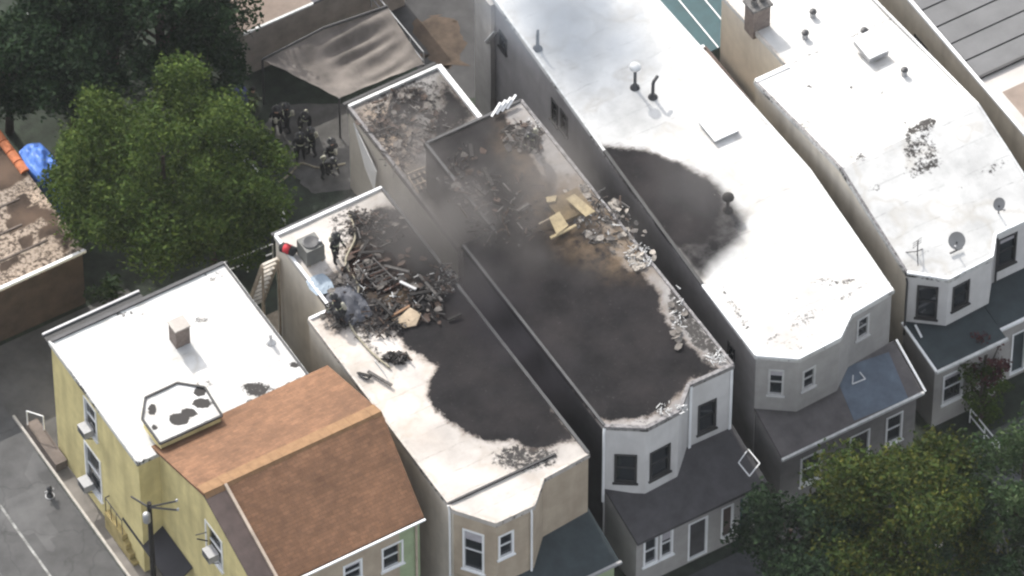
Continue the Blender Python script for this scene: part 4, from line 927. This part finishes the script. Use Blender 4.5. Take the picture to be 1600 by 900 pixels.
def plates(name, spots, m, nn, zz):
    b = MB()
    for (px, py, rx, ry, k) in spots:
        for _ in range(int(nn*k)):
            a = random.uniform(0, 6.283); q = math.sqrt(random.random()); c = Vector(P(px+rx*q*math.cos(a), py+ry*q*math.sin(a), zz+random.uniform(.02,.12)))
            u = Vector((random.gauss(0,1), random.gauss(0,1), random.gauss(0,.25))).normalized(); v = u.cross(Vector((random.gauss(0,.2),random.gauss(0,.2),1))).normalized()
            r_ = random.uniform(.08,.28); pts = [tuple(c+u*math.cos(t)*r_*random.uniform(.5,1.1)+v*math.sin(t)*r_*random.uniform(.4,1.)) for t in (0,1.1,2.2,3.2,4.3,5.3)]
            b.prism(pts, .025)
    return b.build(name, m, kind='stuff')
M_PLAST = mat('smoked_plaster', (.125,.112,.10), var=.35, scale=5); M_BRWN = mat('burnt_timber', (.06,.038,.028), var=.4, scale=6)
plates('plaster_debris', [(560,440,45,60,1.2),(640,460,60,40,1.2),(600,360,45,25,.6),(530,500,30,20,.5)], M_PLAST, 16, 7.72)
plates('plaster_debris', [(815,215,35,25,.8),(960,360,50,50,1.2),(1060,500,14,45,.8),(720,280,40,50,.6)], M_PLAST, 16, 8.22)
plates('pale_plaster_debris', [(1000,402,22,18,1.3),(945,345,40,35,.8),(905,300,22,12,.6)], mat('dusty_plaster', (.30,.27,.235), var=.35, scale=6), 22, 8.22)
plates('plaster_debris', [(640,190,70,60,1.6)], M_PLAST, 16, 5.22)
plates('burnt_sheet_debris', [(600,420,70,60,1.5),(660,470,50,40,1.)], M_BRWN, 18, 7.72)
plates('burnt_sheet_debris', [(820,215,35,25,.8),(740,290,50,60,1.)], M_BRWN, 16, 8.22)
plates('burnt_sheet_debris', [(630,200,70,60,1.4)], M_BRWN, 16, 5.22)
debris('burnt_timber_debris', SP, M_BRWN, 26); debris('burnt_timber_debris', SC, M_BRWN, 22, 8.22); debris('burnt_timber_debris', [(630,195,60,55,1.2)], M_BRWN, 26, 5.22)
# loose white window frames on the porch roofs
def frame(pts, z, lab):
    q = [P(x, y, z) for x, y in pts]; r = thing('window_frame', lab, 'window frame', q[0], 'loose window frames')
    for a, c in zip(q, q[1:]+q[:1]): MB().bar(a, c, .045, .04).build('frame_bar', M_TRIM, r)
frame(((1169,702), (1187,724), (1171,744), (1154,723)), 3.75, 'empty white frame lying like a diamond on the dark porch roof')
frame(((1334,570), (1352,592), (1332,600)), 4.5, 'broken triangular white frame on the blue-grey porch roof')
frame(((878,812), (903,812), (903,832), (885,834)), 3.7, 'small pale frame on the dark green porch roof')

# ---------------------------------------------------------------- people
def person(name, lab, loc, rz, pose='stand', helmet=True, tank=True, gear=None, group='firefighters'):
    gear = gear or M_GEAR
    r = bpy.data.objects.new(name, None); COL.objects.link(r); r.location = loc; r.rotation_euler = (0,0,rz)
    r['label'] = lab; r['category'] = 'person'; r['group'] = group; OFF[r.name] = (0,0,0); r.empty_display_size = .3
    if pose == 'bend': pel = (0,-.08,.86); chest = (0,.22,1.15); neck = (0,.40,1.30); head = (0,.50,1.42)
    elif pose == 'crouch': pel = (0,-.15,.48); chest = (0,.12,.82); neck = (0,.24,1.0); head = (0,.32,1.14)
    else: pel = (0,0,.95); chest = (0,.03,1.28); neck = (0,.04,1.50); head = (0,.07,1.64)
    V = []; Ed = []; Rd = []
    def nd(p, rad, par=None):
        V.append(p); Rd.append(rad)
        if par is not None: Ed.append((par, len(V)-1))
        return len(V)-1
    i_p = nd(pel, .175); i_w = nd(lerp(pel, chest, .45), .165, i_p); i_c = nd(chest, .19, i_w); i_n = nd(neck, .075, i_c); i_h = nd(head, .105, i_n)
    nd((head[0], head[1]+.01, head[2]+.09), .085, i_h)
    nd((head[0], head[1]+.10, head[2]-.01), .022, i_h)      # nose
    hands = []
    for s in (-1, 1):
        hip = nd((s*.11, pel[1], pel[2]-.06), .12, i_p)
        if pose == 'crouch': kn = (s*.19, .22, .46); an = (s*.17, -.06, .11)
        elif pose == 'bend': kn = (s*.15, .06, .48); an = (s*.16, -.06, .11)
        else: kn = (s*.13, .05+.05*s, .5); an = (s*.14, -.02+.1*s, .11)
        k = nd(kn, .088, hip); a = nd(an, .066, k); nd((an[0]+s*.02, an[1]+.17, .06), .052, a)
        sh = nd((s*.2, chest[1]+.02, chest[2]+.13), .088, i_c)
        if pose == 'stand': el = (s*.29, chest[1]-.02, chest[2]-.14); wr = (s*.26, chest[1]+.2, chest[2]-.26)
        else: el = (s*.27, chest[1]+.16, chest[2]-.16); wr = (s*.18, chest[1]+.36, chest[2]-.36)
        e = nd(el, .064, sh); w_ = nd(wr, .042, e)
        dv = (Vector(wr)-Vector(el)).normalized(); pm = Vector(wr)+dv*.07; p_ = nd(tuple(pm), .038, w_)
        side = dv.cross(Vector((0,0,1))).normalized(); dn = side.cross(dv)
        for f, (o_, l) in enumerate(((-.033,.075), (-.011,.088), (.011,.082), (.033,.062))):
            q1 = pm+side*o_+dv*.05; q2 = q1+dv*l*.5-Vector((0,0,.012)); q3 = q2+dv*l*.4-Vector((0,0,.03))
            x = nd(tuple(q1), .010, p_); x = nd(tuple(q2), .009, x); nd(tuple(q3), .008, x)
        q1 = pm-side*s*.045+dv*.0; q2 = q1-side*s*.02+dv*.045; x = nd(tuple(q1), .011, p_); nd(tuple(q2), .009, x)
        hands.append(wr)
    me = bpy.data.meshes.new('body'); me.from_pydata(V, Ed, []); o = bpy.data.objects.new('body', me); COL.objects.link(o)
    md = o.modifiers.new('skin', 'SKIN'); md.use_smooth_shade = True; sd = o.modifiers.new('sub', 'SUBSURF'); sd.levels = sd.render_levels = 1
    for i, rr in enumerate(Rd):
        sv = me.skin_vertices[0].data[i]; sv.radius = (rr, rr); sv.use_root = i == 0
    dg = bpy.context.evaluated_depsgraph_get(); ev = bpy.data.meshes.new_from_object(o.evaluated_get(dg))
    bpy.data.objects.remove(o); ev.name = 'body'
    ev.materials.clear(); ev.materials.append(gear); ev.materials.append(M_SKIN)
    for p in ev.polygons:
        c = p.center; onhead = (c-Vector(head)).length < .135 and c.z > neck[2]+.02
        p.material_index = 1 if onhead else 0
    body = bpy.data.objects.new('body', ev); COL.objects.link(body); body.parent = r
    OFF[body.name] = (0,0,0)
    if helmet:
        MB().lathe((head[0], head[1]-.01, head[2]+.06), [(.21,0), (.185,.02), (.135,.03), (.13,.10), (.09,.155), (.02,.175)], 14).build('helmet', M_HELM, r, smooth=True)
        MB().box(head[0]-.03, head[0]+.03, head[1]+.115, head[1]+.135, head[2]+.09, head[2]+.17).build('helmet_shield', M_REFL, r)
    else:
        MB().lathe((head[0], head[1]-.02, head[2]+.02), [(.115,0), (.12,.05), (.09,.11), (.02,.135)], 12).build('hair', M_CHAR, r, smooth=True)
    if tank:
        a = Vector(lerp(pel, chest, .35)); c = Vector(chest)+Vector((0,0,.1)); d = (c-a).normalized(); bk = Vector((0,-d.z,d.y))*.24
        MB().tube([tuple(a+bk), tuple(a+bk+d*.04), tuple(c+bk-d*.05), tuple(c+bk)], [.05,.085,.085,.04], 10).build('air_tank', M_TANK, r, smooth=True)
    # reflective bands round chest and shins
    cc = lerp(pel, chest, .62)
    MB().tube([tuple(Vector(cc)-(Vector(chest)-Vector(pel)).normalized()*.018), tuple(Vector(cc)+(Vector(chest)-Vector(pel)).normalized()*.018)], [.19,.192], 12).build('jacket_band', M_REFL, r)
    for s, wr in zip((-1,1), hands):
        el = Vector(wr)+Vector((s*.01,-.06,.04)); MB().tube([tuple(el), tuple(el+Vector((0,.03,-.02)))], .057, 8).build('sleeve_band', M_REFL, r)
    return r
person('person', 'firefighter in dark gear standing beside the rooftop air conditioner', P(524,408,7.72), R(200))
person('person', 'firefighter crouching over the grey tarp at the roof edge', P(532,497,7.72), R(30), 'crouch')
person('person', 'firefighter bending over debris at the rear of the burnt roof', P(836,236,8.22), R(120), 'bend')
person('person', 'firefighter in black standing at the fence side of the yard', P(433,212,.03), R(-40))
person('person', 'second firefighter close behind, with yellow air tank turned to us', P(450,206,.03), R(60))
person('person', 'firefighter with pale bands standing in the middle of the patio', P(470,250,.03), R(150))
person('person', 'firefighter bending down at the near end of the patio', P(508,277,.03), R(200), 'bend')
person('person', 'bystander without helmet half hidden by the shrubs', P(396,180,.03), R(-60), helmet=False, tank=False, gear=mat('olive_cloth', (.07,.08,.05), var=.2), group='bystanders')

person('person', 'firefighter with arms forward, right of the group on the patio', P(488,243,.03), R(90))
person('person', 'firefighter at the house end of the patio, back to the wall', P(520,262,.03), R(10))
person('person', 'firefighter crouching near the shade sail post', P(478,200,.03), R(140), 'crouch')
def hose(pts, z, lab, m, rad=.045):
    q = [P(x, y, z+rad) for x, y in pts]; n = len(q); out = []
    for i in range(n-1):
        p0, p1, p2, p3 = q[max(i-1,0)], q[i], q[i+1], q[min(i+2,n-1)]
        for k in range(6):
            t = k/6; out.append(tuple(.5*((2*p1[j])+(-p0[j]+p2[j])*t+(2*p0[j]-5*p1[j]+4*p2[j]-p3[j])*t*t+(-p0[j]+3*p1[j]-3*p2[j]+p3[j])*t**3) for j in range(3)))
    out.append(q[-1]); o = MB().tube(out, rad, 6).build('fire_hose', m, smooth=True); tag(o, lab, 'hose')
M_HOSE = mat('hose_cloth', (.30,.27,.20), var=.2, scale=6)
hose(((402,265),(430,285),(455,270),(470,255),(500,262),(540,255)), .03, 'tan fire hose trailing across the patio', M_HOSE)
hose(((545,330),(555,370),(540,410),(560,450),(545,500),(575,545),(610,575)), 7.74, 'tan fire hose snaking over the scorched roof of the beige house', M_HOSE)
hose(((558,582),(572,592),(580,588)), 7.74, 'short dark hose end on the clean front part of the scorched roof', M_METAL)
hose(((585,562),(602,585),(609,602)), 7.74, 'thin grey line lying towards the brown gable', M_STEEL, .025)
# ---------------------------------------------------------------- yard and street pieces
c = P(373,165,0); r = thing('barrel', 'dark blue plastic barrel standing between tree and patio', 'barrel', c)
MB().lathe(c, [(.36,0), (.40,.12), (.42,.5), (.40,.9), (.33,1.05), (.12,1.12)], 18).build('body', M_PURP, r, smooth=True)
MB().lathe((c[0],c[1],c[2]+.02), [(.43,.33), (.43,.37)], 18).build('hoop', M_PURP, r)
def rail(px, z, lab, h=1., m=None, name='railing', posts=3, cat='railing', rails=(1.,.5)):
    pts = [P(x, y, z) for x, y in px]; r = thing(name, lab, cat, pts[0])
    for k in rails: 
        for a, c in zip(pts[:-1], pts[1:]): MB().tube([(a[0],a[1],a[2]+h*k), (c[0],c[1],c[2]+h*k)], .03, 6).build('rail', m or M_TRIM, r)
    for a, c in zip(pts[:-1], pts[1:]):
        for t in range(posts): q = lerp(a, c, t/(posts-1)); MB().tube([q, (q[0],q[1],q[2]+h)], .03, 6).build('post', m or M_TRIM, r)
rail(((362,236), (404,292), (446,360)), 0, 'thin white pipe railing running down the shrub bed', 1., MATS['light_trim'])
rail(((347,440), (427,410)), 0, 'white rail fence behind the yellow house', 1.2, MATS['light_trim'])
rail(((580,10), (662,110)), 1.0, 'thin dark wire fence between the sail and bare yard', 1.2, M_STEEL, posts=5)
rail(((1515,660), (1560,715)), 0, 'white handrail at the foot of the dark porch', .9, M_TRIM)
r = thing('wooden_steps', 'weathered open steps climbing beside the beige house rear wall', 'stairs', (-7.2,8.5,0))
for i in range(10):
    t = i/9; c = lerp(PX(424,408,-7.2), PX(400,474,-7.2), t)
    MB().bar((c[0]-.42,c[1],c[2]), (c[0]+.3,c[1],c[2]), .13, .05).build('tread', mat('pale_tread', (.48,.44,.38), var=.15, scale=4), r)
c0, c1 = PX(424,408,-7.2), PX(400,474,-7.2)
for dx in (-.44, .32): MB().bar((c0[0]+dx,c0[1],c0[2]-.08), (c1[0]+dx,c1[1],c1[2]-.08), .05, .2).build('stringer', M_WOOD, r)
for c in (c0, c1):
    for dx in (-.44, .32): MB().bar((c[0]+dx,c[1],0), (c[0]+dx,c[1],c[2]-.1), .08, .08).build('post', M_WOOD, r)
# planter box / step between yellow and beige houses
o = MB().box(*(lambda p: (p[0]-.5,p[0]+.5,p[1]-.6,p[1]+.6,0,1.6))(P(440,540,0))).build('bin_store', M_WOOD); tag(o, 'brown wooden box wedged in the gap between the yellow and beige houses', 'bin store')
c = P(78,775,.0); r = thing('hydrant', 'small dark hydrant on the asphalt beside the kerb', 'hydrant', c)
MB().lathe(c, [(.16,0), (.16,.06), (.1,.08), (.1,.45), (.13,.47), (.11,.56), (.03,.64)], 12).build('body', M_METAL, r, smooth=True)
MB().tube([(c[0]-.2,c[1],c[2]+.35), (c[0]+.2,c[1],c[2]+.35)], .05).build('nozzle', M_STEEL, r)
MB().lathe((c[0],c[1],c[2]), [(.2,0), (.2,.03)], 12).build('base', M_STEEL, r)
# side stoop with rails on the yellow wall
a = PX(192,800,-17.0); r = thing('side_stoop', 'yellow side landing with dark rails under the yellow wall window', 'stoop', (-17.0,2.8,0))
MB().box(-17.6,-16.45,1.9,3.4,0,1.15).build('platform', mat('yellow_concrete', (.34,.27,.12), var=.2), r)
for i in range(3): MB().box(-17.6,-16.5,1.9-.3*(i+1),1.897-.3*i,0,1.15-.3*(i+1)).build('step', MATS['yellow_concrete'], r)
for p, q in (((-17.55,3.35),(-17.55,1.95)), ((-17.55,3.35),(-16.5,3.35))):
    MB().tube([(*p,2.1), (*q,2.1)], .025, 6).build('rail', M_METAL, r)
    for t in (0,.33,.66,1): k = lerp(p, q, t); MB().tube([(*k,1.15), (*k,2.1)], .018, 6).build('baluster', M_METAL, r)
def ac(px, py, X, lab):
    y, z = PX(px, py, X)[1:]; r = thing('window_unit', lab, 'air conditioner', (X,y,z), 'window air conditioners')
    MB().box(X-.5,X-.04,y-.3,y+.3,z-.2,z+.2).build('casing', M_STEEL, r)
    for k in range(4): MB().box(X-.512,X-.502,y-.26,y+.26,z-.15+k*.09,z-.11+k*.09).build('louvre', M_METAL, r)
    for s in (-.22,.22): MB().bar((X-.45,y+s,z-.22), (X-.03,y+s,z-.5), .03, .03).build('bracket', M_METAL, r)
ac(143,668,-17.35,'window air conditioner in the upper window of the yellow wall')
ac(143,752,-17.35,'window air conditioner in the lower window of the yellow wall')
ac(240,795,-16.4,'window air conditioner below the gable-side window')
ac(338,862,-16.4,'window air conditioner nearest the street front of the gable wall')
px_, py_, pz_ = PX(233,786,-17.72); r = thing('utility_pole', 'dark utility pole with short crossarms in front of the yellow gable wall', 'utility pole', (px_,py_,0))
MB().tube([(px_,py_,-.1), (px_,py_,pz_*.5), (px_,py_,pz_)], [.13,.115,.1], 10).build('pole', M_CHAR, r)
for (ax, ay), dz in (((276,783), 0), ((278,797), -.02)):
    e1 = PX(ax, ay, px_-.02); MB().bar((px_,py_,pz_-.25+dz), e1, .06, .07).build('crossarm', M_METAL, r)
    MB().lathe(e1, [(.05,0), (.06,.06), (.03,.12)], 8).build('insulator', M_STEEL, r)
e1 = PX(205,776,px_-.02); MB().bar((px_,py_,pz_-.3), e1, .06, .07).build('crossarm', M_METAL, r)
MB().lathe((px_-.2,py_-.1,pz_-1.0), [(.12,0), (.16,.05), (.16,.5), (.1,.56)], 12).build('junction_can', M_STEEL, r, smooth=True)
y, z = PX(325,845,-16.4)[1:]; r = thing('wall_aerial', 'black bracket beside the front window of the gable wall', 'aerial', (-16.4,y,z))
MB().tube([(-16.42,y,z), PX(308,842,-16.9)], .03).build('arm', M_METAL, r); MB().tube([PX(306,836,-16.9), PX(322,832,-16.9)], .025, 6).build('element', M_METAL, r)
r = thing('side_porch', 'small brown stoop with white rail at the back corner of the yellow house', 'stoop', (-17.6,8.4,0))
MB().box(-18.0+.06,-17.4,7.0,9.6,.125,.6).build('platform', mat('brown_concrete', (.13,.105,.09), var=.2), r)
MB().tube([(-17.9,9.5,1.5), (-17.45,8.9,1.5)], .03).build('rail', M_TRIM, r); MB().tube([(-17.9,9.5,.6), (-17.9,9.5,1.5)], .03).build('post', M_TRIM, r)
MB().tube([(-17.45,8.9,.6), (-17.45,8.9,1.5)], .03).build('post', M_TRIM, r)
# white shed roof corner top left
q = [P(x, y, 3.) for x, y in ((36,28), (60,62), (98,0), (70,-30))]
r = thing('shed', 'white shed corner showing through the dark trees', 'shed', Z(q[0],0))
MB().prism([q[0], q[1], q[2], q[3]], .15).build('roof', M_TRIM, r)
bx = [lerp(p, q[2], .05) for p in q]
for a, c in zip(bx, bx[1:]+bx[:1]): wall(r, a, c, 0, 2.86, MATS['taupe_wall'])

# ---------------------------------------------------------------- vegetation
LEAF = [leaf_mat('leaves_mid', (.024,.044,.009), (.042,.068,.013), (.072,.098,.020)), leaf_mat('leaves_dark', (.010,.022,.010), (.016,.032,.014), (.026,.045,.018)),
        leaf_mat('leaves_olive', (.020,.038,.009), (.038,.058,.011), (.080,.080,.014)), leaf_mat('leaves_shrub', (.020,.040,.015), (.032,.056,.02), (.05,.07,.03))]
def leaves(centres, m, name, parent, per=260, size=.16, off=(0,0,0)):
    C = []; 
    for (x, y, z, r) in centres:
        n = int(per*r*r)
        d = rng.normal(size=(n,3)); d /= np.linalg.norm(d, axis=1)[:,None]
        rad = r*(rng.random(n)**.45)*(1+.15*rng.normal(size=n))
        C.append(np.array([x,y,z])+d*rad[:,None]*np.array([1,1,.8]))
    C = np.concatenate(C)-np.array(off); n = len(C)
    a = rng.normal(size=(n,3)); a[:,2] *= .5; a /= np.linalg.norm(a, axis=1)[:,None]
    b = np.cross(a, rng.normal(size=(n,3))); b /= np.linalg.norm(b, axis=1)[:,None]+1e-9
    s = size*(.6+.8*rng.random(n))[:,None]
    v = np.stack([C-a*s, C-b*s*.5, C+a*s, C+b*s*.5], axis=1).reshape(-1,3)
    me = bpy.data.meshes.new(name); me.vertices.add(4*n); me.vertices.foreach_set('co', v.ravel().astype('f'))
    me.loops.add(4*n); me.loops.foreach_set('vertex_index', np.arange(4*n, dtype='i'))
    me.polygons.add(n); me.polygons.foreach_set('loop_start', np.arange(0, 4*n, 4, dtype='i')); me.polygons.foreach_set('loop_total', np.full(n, 4, dtype='i'))
    me.materials.append(m); me.update(); me.validate()
    o = bpy.data.objects.new(name, me); COL.objects.link(o)
    if parent: o.parent = parent
    return o
def tree(x, y, h, rx, ry, lab, m, name='tree', nclump=45, per=230, size=.11, base=.3, group='trees'):
    r = thing(name, lab, 'tree', (x,y,0), group)
    cen = []
    zc = h*(base+1)/2; rz = h*(1-base)/2
    for i in range(nclump):
        t = rng.normal(size=3); t /= np.linalg.norm(t); q = .55+.45*rng.random()**.6
        if t[2] < -.3: t[2] *= .5
        k = 1+.38*noise.noise((t[0]*1.7+x, t[1]*1.7+y, t[2]*1.7))
        cen.append((x+t[0]*rx*q*k, y+t[1]*ry*q*k, zc+t[2]*rz*q*k, random.choice((.45,.7,.95,1.25))*random.uniform(.85,1.15)*min(1., rx/3.2)))
    b = MB(); b.tube([(x,y,-.1), (x+.08,y,h*.2), (x-.05,y+.1,h*.45), (x,y,h*.7)], [.3*h/9,.22*h/9,.16*h/9,.07], 9); b.build('trunk', M_BARK, r)
    for c in cen[::max(1, nclump//9)]:
        s = (x, y, h*random.uniform(.25,.45)); md = lerp(s, c[:3], .5); md = (md[0], md[1], md[2]-.15)
        MB().tube([s, md, c[:3]], [.1*h/9,.06*h/9,.02], 6).build('limb', M_BARK, r)
    o = leaves(cen, m, 'crown', r, per, size, (x,y,0)); o['kind'] = 'stuff'
    return r
t = P(256,272,5.5); tree(t[0], t[1], 9.5, 4.8, 4.6, 'large sunlit green tree behind the yellow house', LEAF[0], 'broadleaf_tree', 150, 420, .10)
t = P(330,365,3.0); tree(t[0], t[1], 5.8, 2.4, 2.0, 'lower green tree tucked under the big crown near the rail fence', LEAF[0], 'broadleaf_tree', 40, 420, .105)
for px, py, h, rx, lab in ((250,40,8,3.6,'dark tree at the top edge left of the shed'), (110,100,7,3.0,'dark tree between the white shed corner and the big tree'), (8,120,6.5,2.5,'dark tree at the left edge above the garage'), (170,-10,9,3.8,'dark tree cut by the top edge above the big tree'), (315,120,5,2.0,'small dark tree above the blue barrel')):
    t = P(px, py, h*.55); tree(t[0], t[1], h, rx, rx, lab, LEAF[1], 'dark_tree', 55, 380, .12)
t = P(1398,815,4.6); tree(t[0], t[1], 7.8, 3.3, 3.3, 'largest street tree, yellow-green on top, in front of the blue-grey porch roof', LEAF[2], 'street_tree', 105, 400, .10)
t = P(1590,790,4.6); tree(t[0], t[1], 7.6, 2.7, 3.2, 'street tree cut off by the right edge', LEAF[3], 'street_tree', 60, 380, .105)
t = P(1235,840,3.4); tree(t[0], t[1], 5.6, 2.3, 2.0, 'low dark tree left of the large street tree, before the burnt house', LEAF[1], 'street_tree', 42, 360, .11)
t = P(1500,890,3.4); tree(t[0], t[1], 5.6, 2.6, 2.4, 'dark tree between the two street trees at the bottom edge', LEAF[1], 'street_tree', 42, 360, .11)
t = P(1290,910,3.0); tree(t[0], t[1], 5.2, 2.8, 2.0, 'dark tree at the bottom edge below the large street tree', LEAF[1], 'street_tree', 42, 360, .11)
LEAF.append(leaf_mat('leaves_red', (.05,.018,.022), (.075,.025,.03), (.10,.04,.035)))
t = P(1528,545,3.0); tree(t[0], t[1]-.6, 4.6, 1.0, 1.0, 'small purple-leaved tree in front of the dark porch of the cream house', LEAF[4], 'ornamental_tree', 20, 420, .09)
t = P(1535,610,2.2); tree(t[0], t[1], 3.6, 1.3, 1.1, 'bright green bushy tree before the right-hand porch', LEAF[0], 'ornamental_tree', 24, 420, .09)
def shrub(px, py, r_, lab, m):
    t = P(px, py, r_*.7); r = thing('shrub', lab, 'shrub', (t[0],t[1],0), 'shrubs')
    MB().tube([(t[0],t[1],0), (t[0],t[1],r_*.8)], [.05,.02], 6).build('stem', M_BARK, r)
    cen = [(t[0]+random.gauss(0,.4)*r_, t[1]+random.gauss(0,.4)*r_, r_*random.uniform(.4,1.1), r_*random.uniform(.4,.65)) for _ in range(7)]
    o = leaves(cen, m, 'foliage', r, 420, .11, (t[0],t[1],0)); o['kind'] = 'stuff'
for px, py, r_, lab in ((395,235,1.0,'shrub beside the white pipe railing, nearest the barrel'), (420,300,1.1,'shrub at the lower end of the pipe railing'), (375,300,1.2,'shrub between big tree and pipe railing'), (400,345,1.1,'shrub just above the rail fence'), (385,395,.9,'shrub beside the wooden stairs'), (180,455,.7,'grey-green shrub behind the yellow house'), (1535,600,1.0,'green shrub growing against the dark porch'), (800,905,.8,'shrub at the foot of the beige bay')):
    shrub(px, py, r_, lab, LEAF[3] if px < 1000 else LEAF[0])

# ---------------------------------------------------------------- air and smoke
def volume_box(name, x0, x1, y0, y1, z0, z1, col, dens, noise_=None, aniso=0.):
    o = MB().box(x0, x1, y0, y1, z0, z1).build(name, bpy.data.materials.new(name+'_air'), kind='stuff'); m = o.data.materials[0]
    m.use_nodes = True; N = m.node_tree.nodes; L = m.node_tree.links; N.remove(N['Principled BSDF'])
    v = N.new('ShaderNodeVolumePrincipled'); v.inputs['Color'].default_value = (*col, 1); v.inputs['Density'].default_value = dens; v.inputs['Anisotropy'].default_value = aniso
    L.new(v.outputs[0], N['Material Output'].inputs['Volume'])
    return o, v, N, L
volume_box('haze', -450, 450, -450, 450, -1, 262, (.9,.92,.95), .00004)

def smoke(c, r, col, dens, scale=.5, seed=0., lo=.35, hi=.75):
    o, v, N, L = volume_box('smoke', c[0]-r[0], c[0]+r[0], c[1]-r[1], c[1]+r[1], c[2]-r[2], c[2]+r[2], col, 0, aniso=.2)
    tc = N.new('ShaderNodeTexCoord'); mp = N.new('ShaderNodeMapping'); mp.inputs['Location'].default_value = (-1,-1,-1); mp.inputs['Scale'].default_value = (2,2,2)
    L.new(tc.outputs['Generated'], mp.inputs[0])
    ln = N.new('ShaderNodeVectorMath'); ln.operation = 'LENGTH'; L.new(mp.outputs[0], ln.inputs[0])
    f = N.new('ShaderNodeMapRange'); f.inputs[1].default_value = 1.; f.inputs[2].default_value = .15; f.interpolation_type = 'SMOOTHSTEP'; L.new(ln.outputs['Value'], f.inputs[0])
    n = N.new('ShaderNodeTexNoise'); n.noise_dimensions = '4D'; n.inputs['W'].default_value = seed; n.inputs['Scale'].default_value = scale; n.inputs['Detail'].default_value = 4; L.new(tc.outputs['Object'], n.inputs['Vector'])
    g = N.new('ShaderNodeMapRange'); g.inputs[1].default_value = lo; g.inputs[2].default_value = hi; g.interpolation_type = 'SMOOTHSTEP'; L.new(n.outputs[0], g.inputs[0])
    a = N.new('ShaderNodeMath'); a.operation = 'MULTIPLY'; L.new(f.outputs[0], a.inputs[0]); L.new(g.outputs[0], a.inputs[1])
    b = N.new('ShaderNodeMath'); b.operation = 'MULTIPLY'; b.inputs[1].default_value = dens; L.new(a.outputs[0], b.inputs[0]); L.new(b.outputs[0], v.inputs['Density'])
smoke((.0,5.2,8.0), (5.0,6.8,4.2), (.34,.32,.31), .70, .38, 1., .34, .7)
smoke((-1.0,-1.0,7.6), (2.6,7.0,2.4), (.14,.13,.15), .42, .4, 4., .34, .7)
smoke((3.4,2.0,9.8), (4.2,6.4,2.2), (.44,.41,.39), .26, .35, 9., .36, .7)
smoke((9.4,11.4,10.2), (4.2,7.0,2.0), (.60,.69,.82), .55, .3, 2., .30, .62)
smoke((9.4,-.4,9.7), (3.6,4.4,1.5), (.50,.48,.48), .12, .4, 7., .3, .6)
